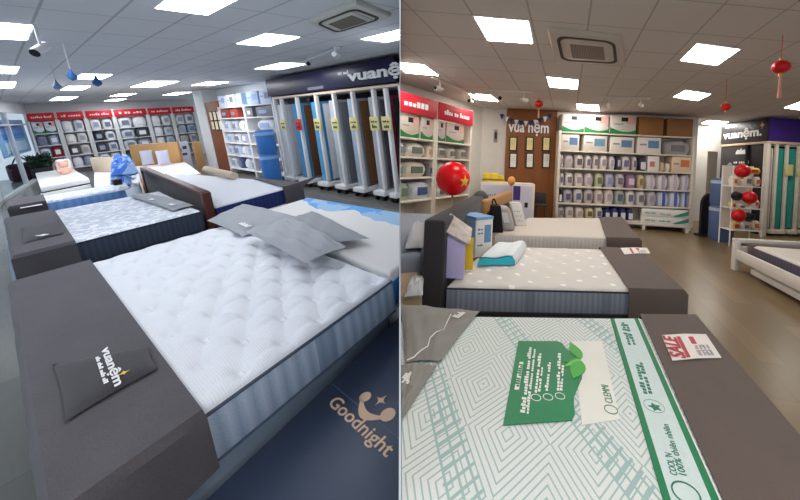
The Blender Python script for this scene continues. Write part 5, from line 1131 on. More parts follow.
def ringmark(c, r, parent, mat, name='round_mark', th=.12):
    bm = B(); n = 28; V = []
    for k in range(n):
        a = 2 * math.pi * k / n; V.append([bm.verts.new((c.x + rr * math.cos(a), c.y + rr * math.sin(a), c.z + zz_)) for rr, zz_ in ((r, 0), (r * (1 - th), 0), (r * (1 - th), .0012), (r, .0012))])
    for k in range(n):
        for j in range(4): bm.faces.new((V[k][j], V[(k + 1) % n][j], V[(k + 1) % n][(j + 1) % 4], V[k][(j + 1) % 4]))
    return obj(name, bm, mat, R, parent, smooth=False)
ringmark(f4(686, 493), .045, panel_w, TXG); ringmark(f4(654, 406), .045, panel_w, paint('ink pale green', (130, 176, 160), .5), th=.06)
bm = B(); q = f4(655, 407); prism(bm, [(q.x + .03 * math.cos(a) * (1 if k % 2 else .5), q.y + .03 * math.sin(a) * (1 if k % 2 else .5)) for k, a in enumerate([i * math.pi / 5 for i in range(10)])], zq, zq + .0015); obj('leaf_mark', bm, TXG, R, panel_w, smooth=False)
bm = B()
for (x0, y0, x1, y1, wds) in ((650, 394, 640, 362, (5, 4)), (645, 394, 636, 364, (4, 6)), (634, 345, 626, 324, (4, 3)), (629, 345, 622, 322, (5, 4))):
    p, q = f4(x0, y0), f4(x1, y1); dashes(bm, basis((p + q) / 2, q - p, Vector((-(q - p).y, (q - p).x, 0))), wds, (q - p).length, .024, depth=.0008)
obj('lettering', bm, TXG, R, panel_w, smooth=False)
# green leaflet cover
GC = N('leaflet green', .45); x_, y_, z_ = GC.xyz(GC.coord()); GC.color(GC.mix(GC.noise(GC.coord(), 2.5, 2), lin((2, 106, 66)), lin((18, 138, 88)))); GC = GC.m
t = thing('printed_cover', 'green leaf printed cover sheet lying on the teal patterned mattress', 'cover sheet', R, R.at(560, 380, ZT))
strip('white_sheet', [(573, 341), (602, 341), (620, 419), (582, 425)], ZT + .001, ZT + .004, paint('sheet ivory', (228, 228, 222), .5), t)
gpts = [(503, 425), (518.5, 341), (557, 341), (562, 343), (566, 348), (571, 353), (577, 358), (582, 366), (582, 378), (578, 387), (574, 396), (574, 405), (575, 414), (572, 420), (560, 421)]
gp = strip('green_sheet', gpts, ZT + .0045, ZT + .007, GC, t)
zq2 = ZT + .008
f5 = lambda x, y: R.at(x, y, zq2)
def gl_line(x0, y0, x1, y1, words, h, mat=WHITE, dep=.001):
    p, q = f5(x0, y0), f5(x1, y1); bm = B(); dashes(bm, basis((p + q) / 2, q - p, Vector((-(q - p).y, (q - p).x, 0))), words, (q - p).length, h, depth=dep); return bm
for a in ((522.5, 413, 530, 347, (5, 9, 4, 6), .021), (527, 414, 534.5, 349, (8, 7, 6, 5), .014), (535, 393, 540, 353, (7, 5), .017), (546, 391, 549.5, 362, (6, 4), .017), (557.5, 391, 559.5, 353, (6, 6), .017), (539, 392, 542, 367, (4, 3), .012), (561, 391, 563, 365, (4, 4), .012)):
    obj('lettering', gl_line(*a), WHITE, R, gp, smooth=False)
bm = B(); prism(bm, [tuple(f5(x, y))[:2] for x, y in ((514.5, 389.5), (519.5, 362), (523.5, 362), (519, 389.5))], zq2 - .001, zq2 + .0008); obj('white_label', bm, WHITE, R, gp, smooth=False)
bm = B(); p, q = f5(517, 387), f5(521.3, 364); dashes(bm, basis((p + q) / 2 + Vector((0, 0, .001)), q - p, Vector((-(q - p).y, (q - p).x, 0))), (4, 6), (q - p).length, .02, depth=.0006); obj('label_lettering', bm, GRM, R, gp, smooth=False)
for x, y in ((536, 397.5), (548, 397), (560, 396)): ringmark(f5(x, y), .024, gp, WHITE, 'round_icon', .14)
LEAF = [paint('leaf green a', (70, 170, 70), .5), paint('leaf green b', (40, 140, 56), .5), paint('leaf green c', (110, 190, 90), .5)]
for i, (x0, y0, x1, y1, wd) in enumerate(((581, 359, 570, 342, .36), (581, 359, 563, 362, .3), (581, 359, 564, 367, .22), (581, 361, 573, 379, .42))):
    p, q = f5(x0, y0), f5(x1, y1); dq = q - p; L_ = dq.length; nn_ = Vector((-dq.y, dq.x, 0)).normalized(); pts = []
    for k in range(13): s = k / 12; pts.append(p + dq * s + nn_ * wd * L_ * .5 * math.sin(math.pi * s ** .8) )
    for k in range(11, 0, -1): s = k / 12; pts.append(p + dq * s - nn_ * wd * L_ * .5 * math.sin(math.pi * s ** .8))
    bm = B(); prism(bm, [tuple(v)[:2] for v in pts], zq2 - .001, zq2 + .0015 + .0004 * i); obj('leaf', bm, LEAF[i % 3], R, gp, smooth=False)
ws_ = [c for c in t.children if c.name.startswith('white_sheet')][0]
ringmark(R.at(611, 409.5, ZT + .005), .03, ws_, GRM); 
p, q = R.at(609.5, 403, ZT + .005), R.at(604.5, 385, ZT + .005); text(R, ws_, 'CLEMMI', basis((p + q) / 2, q - p, Vector((-(q - p).y, (q - p).x, 0))), .035, GRM, .001, (q - p).length)
# sale leaflets
def leaflet(label, pts, z, big):
    P = [R.at(x, y, z) for x, y in pts]; t = thing('sale_leaflet', label, 'leaflet', R, P[0]); a, b, c_, d = P; m0, m1 = (a + b) / 2, (d + c_) / 2; up_ = Vector((0, 0, .02))
    for nm, (p0, p1, p2, p3) in (('page', (a, m0 + up_ * .3, m1 + up_ * .3, d)), ('page', (m0 + up_ * .3, b, c_, m1 + up_ * .3))):
        bm = B(); hexa(bm, [v for v in (p0, p1, p2, p3)] + [v + Vector((0, 0, .003)) for v in (p0, p1, p2, p3)]); pg = obj(nm, bm, paint('paper', (232, 224, 222), .6), R, t, smooth=False)
        if p0 is a: first = pg
    up3 = Vector((0, 0, .008))
    K = lambda u, v: a * (1 - u) * (1 - v) + b * u * (1 - v) + c_ * u * v + d * (1 - u) * v + up3
    RD = paint('ink red', (176, 40, 56), .5)
    u0, v0, u1, v1 = .12, .95, .12, .08
    if big:
        p, q = K(.14, .93), K(.14, .1); text(R, first, 'SALE', basis((p + q) / 2, q - p, K(.0, .5) - K(.2, .5)), .085, RD, .001, (q - p).length, bold=.03)
    for (u0, u1, v0, v1) in ((.3, .38, .12, .95), (.55, .66, .14, .45)):
        bm = B(); hexa(bm, [K(u0, v0), K(u1, v0), K(u1, v1), K(u0, v1)] + [w_ + Vector((0, 0, .001)) for w_ in (K(u0, v0), K(u1, v0), K(u1, v1), K(u0, v1))]); obj('red_block', bm, RD, R, first, smooth=False)
    for u in (.6, .68, .76, .84):
        bm = B(); dashes(bm, basis((K(u, .92) + K(u, .5)) / 2, K(u, .5) - K(u, .92), K(0, .5) - K(.2, .5)), (4, 3), (K(u, .5) - K(u, .92)).length, .02, depth=.0008); obj('lettering', bm, paint('inkgrey', (150, 150, 160)), R, first, smooth=False)
leaflet('open red and white sale leaflet on the front taupe runner', [(661.5, 335.5), (706, 334.5), (721.5, 358), (672.5, 361)], ZT + .022, True)
leaflet('open red and white sale leaflet on the middle bed runner', [(620.5, 248), (647, 248), (650, 253.5), (624.5, 254.5)], ZT + .022, False)
# two grey cushions at its head
px_pillow('pillow', 'flat grey pillow with white squiggle on the teal patterned mattress, nearer the headboard', [(405, 365), (440, 364), (480, 313), (399, 306)], ZT + .003, .055, cloth('pillow stone', (138, 136, 132), .12, 180, .85, .2), 21, room=R, clip=True, logo=[(455, 318, 463, 312.5)])
px_pillow('pillow', 'flat grey pillow with white print on the teal patterned mattress, nearer the picture bottom', [(396, 428), (404, 420), (437, 368), (396, 367)], ZT + .003, .055, cloth('pillow stone', (138, 136, 132), .12, 180, .85, .2), 22, room=R, clip=True, logo=[(403, 384, 412, 373)])
zs_ = ZT + .055
for o in [c for c in C.objects if c.name.startswith('pillow') and c.get('label', '').startswith('flat grey pillow with white squiggle')]:
    bm = B(); path(bm, [R.at(x, y, zs_ + .012) for x, y in ((451, 314), (447, 322), (444, 329), (436, 332), (430, 338), (428, 346), (420, 351), (414, 357), (407, 360))], .003, 5); obj('squiggle_line', bm, WHITE, R, o)
# middle bed
TUFT = N('cream tufted', .85); m_ = lattice(TUFT, .30, .36, .028); nz = TUFT.noise(TUFT.coord(), 120, 2)
TUFT.color(TUFT.mix(m_, TUFT.mix(nz, lin((212, 207, 202)), lin((224, 220, 216))), lin((246, 244, 242)))); TUFT.bump(TUFT.math('ADD', TUFT.math('MULTIPLY', m_, -.6), nz), .3, .01); TUFT = TUFT.m
SLB = uv_rib('slate border', (104, 114, 130), (148, 158, 172), .05, band=.7)
mA, mB, mC = R.at(447, 284.5, ZT), R.at(683, 291, ZT), R.at(640, 250, ZT); mD = Vector((mA.x + .02, mC.y - (mB.y - mA.y), 0))
zb_ = .2
bed_frame(R, 'charcoal bed frame under the cream tufted mattress', [(mA.x - .02, mA.y + .03), (mB.x - .02, mB.y + .02), (mC.x - .02, mC.y - .03), (mD.x, mD.y - .03)], .07, zb_ - .005, cloth('frame charcoal', (64, 60, 60), .2), LEGB)
mattress(R, 'mattress', 'cream mattress with white tufts and slate ribbed side, middle of the three', 'mattress', [(mA.x, mA.y), (mB.x - .03, mB.y + .01), (mC.x - .03, mC.y), (mD.x, mD.y)], zb_, ZT, TUFT, SLB, quilt(.30, .36, .012, .008), .05, 70, 60, piping=paint('pipe charcoal', (50, 54, 62), .8))
rA, rD = R.at(628, 289.8, ZT), R.at(598, 248.5, ZT)
cap(R, 'bed_runner', 'taupe bed runner over the foot of the cream tufted mattress', 'bed runner', [(rA.x, rA.y), (mB.x, mB.y), (mC.x, mC.y + .01), (rD.x + .02, mC.y - .12)], .06, ZT + .012, RUNR, inner=3)
# its headboard
HBM = cloth('headboard charcoal', (128, 122, 120), .2, 200)
hz = R.up(443, 221, mA)
HBp = Plane(R, (mA.x - .04, mA.y - .0), math.atan2(R.at(483, 196, hz).y - R.at(443, 221, hz).y, R.at(483, 196, hz).x - R.at(443, 221, hz).x + .0))
t = thing('headboard', 'tall charcoal upholstered headboard of the cream tufted bed', 'headboard', R, HBp.pt(1, .06, 0))
bm = B(); box(bm, 0, 2.54, .0, .2, .02, hz, .03, M=HBp.M, seg=3); obj('panel', bm, HBM, R, t)
bm = B(); ball(bm, HBp.pt(2.5, .06, hz - .06), .13, 1, 1, 1.1); obj('corner_finial', bm, paint('finial', (66, 68, 74), .5), R, t)
# things standing on the cream mattress by the headboard
p = R.at(455, 281, ZT + .005); q = R.at(464, 278, ZT + .005)
DS = Plane(R, (R.at(444.5, 280.5, ZT).x, R.at(444.5, 280.5, ZT).y + .02), math.radians(14)); w_ = DS.hit(463.5, 279)[0]; z0 = ZT + .014; zl_, zr2 = DS.hit(444, 229)[1], DS.hit(463, 241)[1]
t = thing('leaflet_stand', 'lavender leaflet stand with sloping photo top beside the headboard', 'leaflet stand', R, DS.pt(w_ / 2, .08, z0))
bm = B(); hexa(bm, [DS.pt(a, d, z) for a, d, z in ((0, 0, z0), (w_, 0, z0), (w_, .2, z0), (0, .2, z0), (-.01, 0, zl_), (w_, 0, zr2), (w_, .2, zr2 + .06), (-.01, .2, zl_ + .06))], .006); obj('body', bm, paint('lavender', (196, 186, 232), .5), R, t)
bm = B(); hexa(bm, [DS.pt(a, d, z) for a, d, z in ((-.03, -.05, zl_ - .01), (w_ + .05, -.05, zr2 - .03), (w_ + .06, .26, zr2 + .06), (0, .26, zl_ + .10))] + [DS.pt(a, d, z + .012) for a, d, z in ((-.03, -.05, zl_ - .01), (w_ + .05, -.05, zr2 - .03), (w_ + .06, .26, zr2 + .06), (0, .26, zl_ + .10))], .003)
PH = N('photo print', .4); PH.color(PH.mix(PH.noise(PH.coord(), 9, 3), lin((50, 40, 40)), lin((236, 226, 216)))); obj('photo_top', bm, PH.m, R, t)
p = R.at(468, 255, ZT + .3); t = thing('yellow_card', 'small yellow card standing between leaflet stand and blue carton', 'card', R, DS.pt(w_ + .02, .28, z0)); a, b = DS.hit(464, 251, .28), DS.hit(474, 238, .28)
bm = B(); box(bm, a[0], b[0], .28, .295, z0, b[1], .002, M=DS.M); obj('card', bm, paint('card yellow', (226, 190, 50), .5), R, t)
CBp = R.at(475, 259, ZT); CB = Plane(R, (CBp.x, CBp.y), math.radians(52)); cl = CB.hit(492, 247)[0]; zt = CB.hit(478, 221)[1]; zt2 = CB.hit(491, 213.5)[1]; zt = (zt + zt2) / 2
t = thing('pillow_carton', 'white and blue carton with window standing against the charcoal headboard', 'carton', R, CB.pt(cl / 2, .1, z0))
bm = B(); box(bm, 0, cl, 0, .34, z0, zt, .006, M=CB.M); obj('carton', bm, paint('carton white', (228, 224, 220), .5), R, t)
bm = B(); box(bm, -.004, cl + .004, -.003, .344, zt - .03, zt + .004, 0, M=CB.M); obj('blue_lid', bm, paint('lid blue', (120, 164, 210), .5), R, t)
bm = B(); box(bm, -.006, .004, .01, .33, z0, zt - .03, 0, M=CB.M); obj('blue_end', bm, paint('end blue', (160, 190, 222), .5), R, t)
bm = B(); box(bm, cl * .5, cl * .88, -.006, .01, z0 + (zt - z0) * .35, z0 + (zt - z0) * .8, 0, M=CB.M); obj('blue_window', bm, paint('window blue', (100, 146, 190), .4), R, t)
for k in (.7, .6, .3):
    bm = B(); dashes(bm, CB.M @ basis((cl * .25, -.004, z0 + (zt - z0) * k), (1, 0, 0), (0, 0, 1)), (3, 3), cl * .3, .02); obj('lettering', bm, paint('ink blue', (52, 60, 96), .6), R, t, smooth=False)
# contour pillow
t = thing('contour_pillow', 'white contour pillow with turquoise side lying on the cream tufted mattress', 'pillow', R, R.at(500, 258, ZT))
zp = ZT + .012; a = R.at(477.5, 265.5, zp); b = R.at(515, 265, zp); wv_ = b - a; dv = (R.at(526, 245, zp + .08) - R.at(514, 261, zp + .08)); dv.z = 0; n = 24
def prof(k): return .085 + .012 * math.exp(-((k - .2) / .2) ** 2) + .03 * math.exp(-((k - .8) / .2) ** 2) - .05 * max(0, (abs(k - .5) - .42) / .08)
V = []; bm = B()
for i in range(n + 1):
    k = i / n; h = prof(k)
    V.append([a + dv * (j / 6) * 1.0 + wv_ * k + Vector((0, 0, h * (1 if 0 < j < 6 else .93))) for j in range(7)])
vv = [[bm.verts.new(p) for p in r_] for r_ in V]
lo = [[bm.verts.new((p.x, p.y, zp)) for p in (r_[0], r_[-1])] for r_ in V]
for i in range(n):
    for j in range(6): bm.faces.new((vv[i][j], vv[i + 1][j], vv[i + 1][j + 1], vv[i][j + 1]))
    bm.faces.new((lo[i][1], vv[i][6], vv[i + 1][6], lo[i + 1][1])); bm.faces.new((lo[i][0], lo[i][1], lo[i + 1][1], lo[i + 1][0]))
for i in (0, n): bm.faces.new([lo[i][0]] + vv[i] + [lo[i][1]])
obj('foam_cover', bm, cloth('pillow white', (226, 230, 232), .06, 160), R, t)
bm = B(); pf = [bm.verts.new(V[i][0] - dv * .006 + Vector((0, 0, -.012))) for i in range(n + 1)]; pb_ = [bm.verts.new((V[i][0].x - dv.x * .006, V[i][0].y - dv.y * .006, zp + .004)) for i in range(n + 1)]
pf2 = [bm.verts.new(v.co + dv * .02) for v in pf]; pb2 = [bm.verts.new(v.co + dv * .02) for v in pb_]
for i in range(n):
    bm.faces.new((pb_[i], pb_[i + 1], pf[i + 1], pf[i])); bm.faces.new((pf[i], pf[i + 1], pf2[i + 1], pf2[i])); bm.faces.new((pb_[i + 1], pb_[i], pb2[i], pb2[i + 1]))
obj('turquoise_side', bm, cloth('turquoise', (60, 190, 214), .1, 160), R, t)
# far bed
fA, fB, fC, fD = R.at(495, 234, ZT), R.at(639, 239, ZT), R.at(622, 218, ZT), R.at(528, 217.5, ZT)
fy = max(0, mC.y + .06 - fB.y)
BEI = knit('beige knit', (194, 185, 176), (208, 200, 192), 70, .15); BEIS = uv_rib('beige white border', (206, 200, 196), (226, 222, 218), .06)
bed_frame(R, 'dark bed frame under the plain beige mattress near the back shelves', [(fA.x, fA.y + .05), (fB.x - .03, fB.y + .04), (fC.x - .03, fC.y - .03), (fD.x, fD.y)], .07, .19, LEGB, LEGB)
mattress(R, 'mattress', 'plain beige mattress with white side, farthest of the three towards the back shelves', 'mattress', [(fA.x, fA.y), (fB.x - .03, fB.y + .01), (fC.x - .03, fC.y), (fD.x, fD.y)], .2, ZT, BEI, BEIS, None, .05, 20, 20)
fr_, fs_ = R.at(606, 238.2, ZT), R.at(599, 218, ZT)
cap(R, 'bed_runner', 'taupe bed runner over the foot of the plain beige mattress', 'bed runner', [(fr_.x, fr_.y), (fB.x, fB.y), (fC.x, fC.y + .03), (fs_.x, fs_.y + .04)], .06, ZT + .012, RUNR, inner=3)
p = R.at(500, 231, ZT); PB = Plane(R, (p.x, p.y), math.radians(40))
def lean_box(name, label, cat, x0, x1, y0, y1, pz, ang, depth, mat, lean, extra=None, bev=.03):
    p = R.at(x0, y1, pz); Pl = Plane(R, (p.x, p.y), math.radians(ang)); a, b = Pl.hit(x0, y1), Pl.hit(x1, y0); w_, h_ = b[0] - a[0], b[1] - pz
    S_ = Matrix.Shear('XY', 4, (0, 0)); t = thing(name, label, cat, R, Pl.pt(w_ / 2, depth / 2, pz)); 
    LM = Pl.M @ Matrix(((1, 0, lean[0], 0), (0, 1, lean[1], 0), (0, 0, 1, pz), (0, 0, 0, 1)))
    bm = B(); box(bm, 0, w_, 0, depth, 0, h_, bev, M=LM, seg=3); obj('body', bm, mat, R, t); return t, LM, w_, h_
t, LM, w_, h_ = lean_box('carry_bag', 'black zipped bedding carry bag leaning on the plain beige mattress', 'bag', 491.5, 505, 206, 233, ZT + .002, 20, .22, cloth('bag black', (30, 28, 30), .3), (-.12, .1))
bm = B(); path(bm, [LM @ Vector((w_ * (.3 + .4 * i / 10), .1, h_ - .01 + .1 * math.sin(math.pi * i / 10))) for i in range(11)], .012); obj('handle', bm, BLACK, R, t)
t, LM, w_, h_ = lean_box('clear_pillow_pack', 'pillow in a clear grey pack leaning beside the black carry bag', 'pillow pack', 503, 517, 207, 231, ZT + .002, 20, .2, cloth('pack clear grey', (176, 172, 172), .2, 60), (-.3, .05), bev=.06)
bm = B(); box(bm, w_ * .25, w_ * .7, -.006, .004, h_ * .35, h_ * .75, M=LM); obj('paper_label', bm, paint('label pale', (226, 222, 220), .5), R, t, smooth=False)
t, LM, w_, h_ = lean_box('white_pack', 'white bedding pack with dots leaning next to the clear pillow pack', 'bedding pack', 516, 528, 203, 226, ZT + .002, 20, .14, paint('pack white', (226, 222, 218), .5), (-.3, .05), bev=.02)
bm = B(); [box(bm, w_ * (.2 + .2 * i), w_ * (.28 + .2 * i), -.004, .004, h_ * (.2 + .2 * k), h_ * (.25 + .2 * k), M=LM) for i in range(3) for k in range(3)]; obj('lettering', bm, paint('inkgrey', (150, 150, 160)), R, t, smooth=False)
# pale wooden headboard behind it
OAKR = wood('honey oak', (196, 148, 98), (164, 116, 68), .45, (2, 2, 9))
HB2 = Plane(R, (fA.x - .12, fA.y - .1), math.radians(88)); h_a, h_b = HB2.hit(487, 204), HB2.hit(513, 193.5); z_ = (h_a[1] + h_b[1]) / 2; L_ = h_b[0] - h_a[0]; HB2 = Plane(R, HB2.pt(h_a[0], 0, 0), math.radians(88))
print('HB2', h_a, h_b)
t = thing('headboard', 'honey coloured wooden headboard behind the black carry bag', 'headboard', R, HB2.pt(L_ / 2, .05, 0)); 
bm = B(); box(bm, 0, L_, 0, .12, z_ - .16, z_ + .06, .05, M=HB2.M, seg=4); obj('top_rail', bm, OAKR, R, t)
for s in (.06, L_ - .06):
    bm = B(); box(bm, s - .05, s + .05, .02, .1, 0, z_ - .1, .01, M=HB2.M); obj('leg', bm, OAKR, R, t)
bm = B(); box(bm, .1, L_ - .1, .04, .08, .35, z_ - .15, 0, M=HB2.M); obj('panel', bm, HBM, R, t)
# white counter with printed front
c = R.at(482, 232, 0); CT = Plane(R, (c.x, c.y + .6), math.radians(14)); a, b = CT.hit(480, 200), CT.hit(534.5, 200); zt = CT.hit(508, 183)[1]
t = thing('counter', 'white counter with printed purple panel in front of the brown feature panel', 'counter', R, CT.pt((a[0] + b[0]) / 2, .3, 0))
bm = B(); box(bm, a[0], b[0], 0, .5, 0, zt, .015, M=CT.M); obj('body', bm, paint('counter white', (222, 214, 208), .45), R, t)
bm = B(); box(bm, a[0] + .06, b[0] - .06, -.01, .01, .2, zt - .06, 0, M=CT.M); pn = obj('printed_front', bm, paint('counter lilac', (206, 204, 218), .5), R, t)
bm = B(); dashes(bm, CT.M @ basis(((a[0] * .72 + b[0] * .28), -.012, zt - .3), (1, 0, 0), (0, 0, 1)), (5, 4), .5, .09); obj('lettering', bm, paint('ink violet', (150, 146, 190), .5), R, pn, smooth=False)
s = CT.hit(516.5, 193); bm = B(); box(bm, s[0] - .08, s[0] + .09, -.016, -.008, s[1] - .17, s[1] + .17, 0, M=CT.M); obj('violet_square', bm, paint('violet', (70, 50, 120), .5), R, pn, smooth=False)
s = CT.hit(526, 205); bm = B(); box(bm, s[0] - .04, s[0] + .04, -.016, -.008, s[1] - .06, s[1] + .06, 0, M=CT.M); obj('dark_mark', bm, SGB, R, pn, smooth=False)
YEL = paint('soft yellow', (232, 200, 60), .7)
for i, (x, y) in enumerate(((487, 176.5), (494, 176), (501, 178))):
    s, z = CT.hit(x, y, .2); p = CT.pt(s, .2, zt + .002); r_ = .12 if i < 2 else .09
    t = thing('paper_hat', ('yellow paper hat on the counter nearest the side shelves', 'tall yellow paper hat in the middle of the counter top', 'low yellow paper hat on the counter nearest the brown panel')[i], 'hat', R, p, 'yellow hats on the counter')
    bm = B(); lathe(bm, [(r_ * 1.2, 0), (r_ * 1.25, .02), (r_ * .95, .03), (r_ * .85, r_ * 1.6), (r_ * .5, r_ * 1.8), (.004, r_ * 1.85)], p, 18); obj('crown', bm, YEL, R, t)
    bm = B(); lathe(bm, [(r_ * .95, .035), (r_ * .96, .035), (r_ * .95, .08), (r_ * .9, .08)], p, 18); obj('hat_band', bm, paint('band grey', (120, 110, 80), .6), R, t)
s, z = CT.hit(511.5, 181, -.3); 
p = CT.pt(s, -.3, 0); t = thing('balloon_stick', 'small orange ball on a pink stick standing before the counter', 'ornament', R, p); bm = B(); ball(bm, (p.x, p.y, z), .09, 1, 1, 1.2); obj('ball', bm, paint('orange', (226, 160, 84), .5), R, t)
bm = B(); tube(bm, p + Vector((0, 0, .03)), (p.x, p.y, z - .08), .03, 10); obj('stick', bm, paint('pink', (214, 170, 180), .5), R, t); bm = B(); lathe(bm, [(.14, 0), (.14, .02), (.04, .05)], p, 16); obj('foot', bm, paint('pink', (214, 170, 180), .5), R, t)
c = CT.pt(CT.hit(542.5, 200, .1)[0], .1, 0); ST = Plane(R, (c.x, c.y), math.radians(14)); a, b = ST.hit(536.5, 214), ST.hit(541.5, 193)
t = thing('stool', 'dark slim bar stool beside the counter', 'stool', R, c); hs = b[1] * .62
for dx in (-.13, .13):
    for dy in (0, .26):
        bm = B(); tube(bm, ST.pt(dx, dy, 0), ST.pt(dx * .8, dy, hs), .02, 8); obj('leg', bm, paint('stool brown', (84, 58, 44), .5), R, t)
bm = B(); box(bm, -.15, .15, -.02, .28, hs, hs + .05, .015, M=ST.M); obj('seat', bm, paint('stool seat', (56, 46, 44), .6), R, t)
bm = B(); box(bm, -.14, .14, .25, .28, hs + .05, b[1], .01, M=ST.M); obj('backrest', bm, paint('stool seat', (56, 46, 44), .6), R, t)
# beds behind the headboard
GRB = cloth('grey blue cover', (138, 146, 160), .15, 120); 
z3 = .62; c4 = [R.at(395, 256, z3)[:2], R.at(421, 254, z3)[:2], R.at(446, 214, z3)[:2], R.at(395, 212, z3)[:2]]
def low_bed(label_b, label_m, c4, z1, mat, side, clip=True):
    ctr = bil(c4, .5, .5); t = thing('divan_bed', label_b, 'bed', R, (ctr.x, ctr.y, 0)); bm = B(); prism(bm, [bil(c4, u, v)[:2] for u, v in ((.02, .02), (.98, .02), (.98, .98), (.02, .98))], .06, z1 * .45, .02); obj('body', bm, cloth('frame charcoal', (64, 60, 60), .2), R, t, clip=clip)
    for u, v in ((.1, .1), (.9, .1), (.9, .9)):
        q = bil(c4, u, v); bm = B(); tube(bm, (q.x, q.y, 0), (q.x, q.y, .065), .03, 8); obj('leg', bm, LEGB, R, t, clip=clip)
    mattress(R, 'mattress', label_m, 'mattress', c4, z1 * .45 + .004, z1, mat, side, None, .08, 16, 16, clip=clip)
low_bed('dark bed base under the grey-blue covered mattress behind the headboard', 'grey-blue covered mattress behind the charcoal headboard, by the side shelves', c4, z3, GRB, GRB)
px_pillow('pillow', 'pale grey rounded pillow at the headboard end of the grey-blue mattress', [(404, 253), (423, 252), (428, 230), (412, 229)], z3 + .004, .16, cloth('pillow pale', (186, 188, 194), .1), 31, room=R)
z4 = .45; c4 = [R.at(380, 296, z4)[:2], R.at(421, 290, z4)[:2], R.at(421, 258, z4)[:2], R.at(380, 258, z4)[:2]]
low_bed('dark bed base under the tan mattress next to the headboard', 'tan mattress with folded corner beside the charcoal headboard', c4, z4, cloth('tan knit', (188, 164, 136), .12, 100), cloth('tan knit', (188, 164, 136), .12, 100))
px_pillow('pillow', 'small grey pillow wedged between tan mattress and headboard', [(404, 300), (423, 298), (424, 281), (410, 283)], z4 + .004, .09, cloth('pillow pale', (186, 188, 194), .1), 32, room=R)
# the red balloon with a yellow star
BALR = paint('balloon red', (226, 10, 22), .25)
c = R.at(453, 178, .9); dist = 4.2; d = R.ray(453, 178.5); c = R.eye + d * dist; r_ = 17 * dist / FPX
t = thing('balloon', 'big round red balloon with yellow star in front of the side shelves', 'balloon', R, c)
bm = B(); ball(bm, c, r_, 1, 1, 1.0, 32, 20); 
for v in bm.verts:
    k = (v.co.z - c.z) / r_; v.co.x = c.x + (v.co.x - c.x) * (1 + .02 * k); v.co.y = c.y + (v.co.y - c.y) * (1 + .02 * k)
obj('skin', bm, BALR, R, t)
bm = B(); pts = []
u_dir = Vector((1, .25, 0)).normalized()
n0 = (-(d.normalized()) * .62 + Vector((.93, .26, -.2)) * .66).normalized(); X_ = Vector((0, 0, 1)).cross(n0).normalized(); Y_ = n0.cross(X_)
ctr_ = c + n0 * r_ * 1.0; cv = bm.verts.new(ctr_ + n0 * .006); ring = []
for k in range(10):
    a = math.pi / 2 + k * math.pi / 5; rr = r_ * (.40 if k % 2 == 0 else .16); q = ctr_ + X_ * rr * math.cos(a) + Y_ * rr * math.sin(a); q = c + (q - c).normalized() * (r_ * 1.012); ring.append(bm.verts.new(q))
for k in range(10): bm.faces.new((cv, ring[k], ring[(k + 1) % 10]))
ex = bmesh.ops.extrude_face_region(bm, geom=bm.faces[:]); [setattr(v, 'co', c + (v.co - c) * .985) for v in ex['geom'] if isinstance(v, bmesh.types.BMVert)]
obj('star_print', bm, paint('star yellow', (236, 190, 70), .5), R, t, smooth=False)
bm = B(); lathe(bm, [(.004, 0), (.02, -.03), (.004, -.045)], c - Vector((0, 0, r_ - .012)), 10); obj('knot', bm, BALR, R, t)
bm = B(); path(bm, [c - Vector((.01 * math.sin(k), 0, r_ + .03 + (c.z - r_ - .03 - hz + .0) * k / 12)) for k in range(13)], .004, 6); obj('string', bm, WHITE, R, t)

# ---- ceiling of the right half
LIT_R = lampmat('diffuser right', (255, 250, 241), PANEL_R)
QR = [(((487, 40), (534, 43.3), (529.5, 20), (472.5, 15)), 'large bright ceiling light beside the air conditioner'), (((679, 60), (717.5, 65), (741.5, 48.5), (696.5, 42.5)), 'large ceiling light towards the corner rack, nearest row'), (((406, 72.5), (440, 75.5), (424, 64), (390, 61)), 'ceiling light in front of the red headers by the dividing wall'),
      (((549, 86.5), (578, 89), (579, 79.5), (546, 76)), 'ceiling light beyond the air conditioner'), (((475, 99), (499.5, 101.3), (491, 94.5), (467.5, 93)), 'ceiling light near the white wall beside the brown panel'), (((672.5, 96.5), (698, 100.5), (712, 93.5), (685, 89.7)), 'ceiling light towards the corner rack, second row'),
      (((577, 109), (600, 111), (599, 104.8), (576, 103.5)), 'small far ceiling light over the green cartons'), (((701, 123), (720, 126.2), (729.5, 121.5), (708, 120)), 'small far ceiling light by the black lettered end panel'), (((783, 107.5), (812, 111), (826, 104.5), (799, 101.5)), 'ceiling light at the picture edge above the purple fascia')]
for pts, lb in QR: panel_light(R, lb, [R.at(x, y, CR)[:2] for x, y in pts], CR, LIT_R, 'right shop ceiling lights', clip=pts[0][0] < 420)
for (x0, y0), lb in (((-.1, .2), 'unseen ceiling light added over the shop entrance side'), ((2.2, .6), 'unseen ceiling light added over the white bed aisle'), ((.8, -1.1), 'unseen ceiling light added by the shop entrance, over the front bed'), ((2.3, -1.0), 'unseen ceiling light added by the shop entrance, over the aisle')):  # out-of-view panels, added overhead and behind the camera to brighten the front
    panel_light(R, lb, [(x0, y0), (x0 + .55, y0 + .2), (x0 + .55, y0 + .88), (x0, y0 + .68)], CR, LIT_R, 'right shop ceiling lights')
cassette(R, 'beige ceiling air conditioner between the two largest lights', [R.at(x, y, CR - .03)[:2] for x, y in ((555, 61.5), (625, 65.5), (622, 37.5), (547, 29))], CR - .005, grille_mat('grille taupe', (140, 124, 110)), paint('ac beige', (190, 178, 166), .5))
SPW = paint('spot warm', (214, 206, 198), .4); SPM = SPW
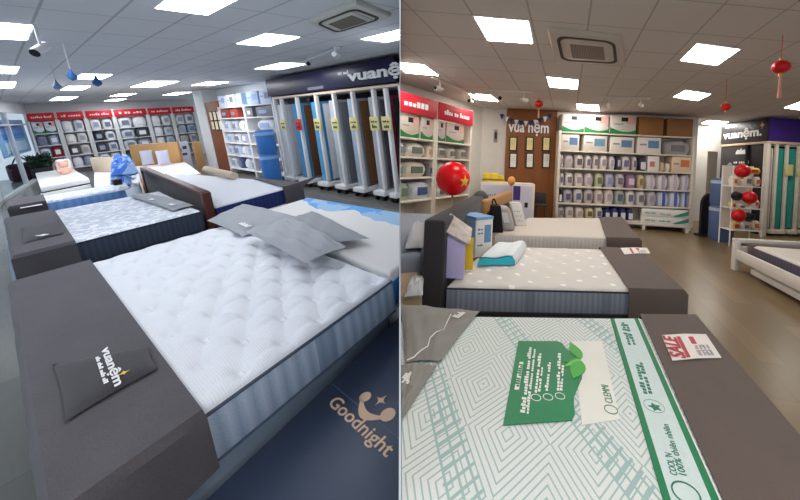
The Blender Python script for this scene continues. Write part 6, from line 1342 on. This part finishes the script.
for x, y, ax, ay, lb in ((440, 80, 436, 88, 'white track spotlight above the first red header'), (471, 94, 464, 98, 'white track spotlight close to the second red header'), (501, 91, 500, 98, 'small track spotlight left of the hanging red lantern'), (524, 92, 528, 101, 'white track spotlight before the brown feature panel'), (609, 97.5, 609, 106, 'slim spotlight over the green cartons, nearer the air conditioner'), (641, 97, 643, 107, 'slim spotlight over the brown cardboard boxes')):
    trackspot(R, CR, x, y, (ax, ay), lb, 'right shop spotlights', .16, 1.0)
for (x0, y0, x1, y1, lb) in ((432, 76, 478, 95, 'thin white lighting track above the red headers'), (489, 89, 534, 92, 'thin white lighting track before the brown panel'), (602, 96.5, 650, 97.5, 'thin white lighting track over the back shelves')):
    a, b = R.at(x0, y0, CR - .002), R.at(x1, y1, CR - .002); t = thing('light_track', lb, 'lighting track', R, (a + b) / 2, 'lighting tracks'); d = (b - a).normalized(); n = Vector((-d.y, d.x, 0)) * .018; z_ = Vector((0, 0, .035)); y_ = Vector((0, 0, .0))
    bm = B(); hexa(bm, [a - n - z_, b - n - z_, b + n - z_, a + n - z_, a - n - y_, b - n - y_, b + n - y_, a + n - y_]); obj('track', bm, SPW, R, t)
def hang(x, y, dist, rpx, label, tas):
    d = R.ray(x, y); c = R.eye + d * dist; lantern(label, c, rpx * dist / FPX, 'hanging red lanterns', tas, cord=CR)
hang(539, 104, 7.4, 4.2, 'small red lantern hanging before the brown feature panel', .22)
hang(725.5, 107, 5.4, 4.2, 'small red lantern hanging near the black lettered end panel', 0)
hang(781, 67, 3.6, 7.4, 'largest red lantern hanging under the ceiling with pale tassel', .26)
# ---------------------------------------------------------------- the wall that divides the two halves
bm = B()
e_ = Rr.n; fw = (rt @ Vector(((400 - PPX) / FPX, 0, 1))).normalized(); upc = e_.cross(fw).normalized(); o_ = Vector((0, 0, EYE_R))
P_ = [o_ + fw * a + upc * b + e_ * c for c in (-.0008, .0008) for a, b in ((1.15, -5.5), (26, -9), (26, 7), (1.15, 3.5))]
hexa(bm, P_)
ow = obj('wall_divider', bm, paint('divider white', (178, 178, 180), .8), Rr, base=(0, 0, 0), smooth=False); ow['kind'] = 'structure'
for o in bpy.data.objects:
    if 'base_pt' in o: del o['base_pt']
    if o.name.startswith('camera'): continue
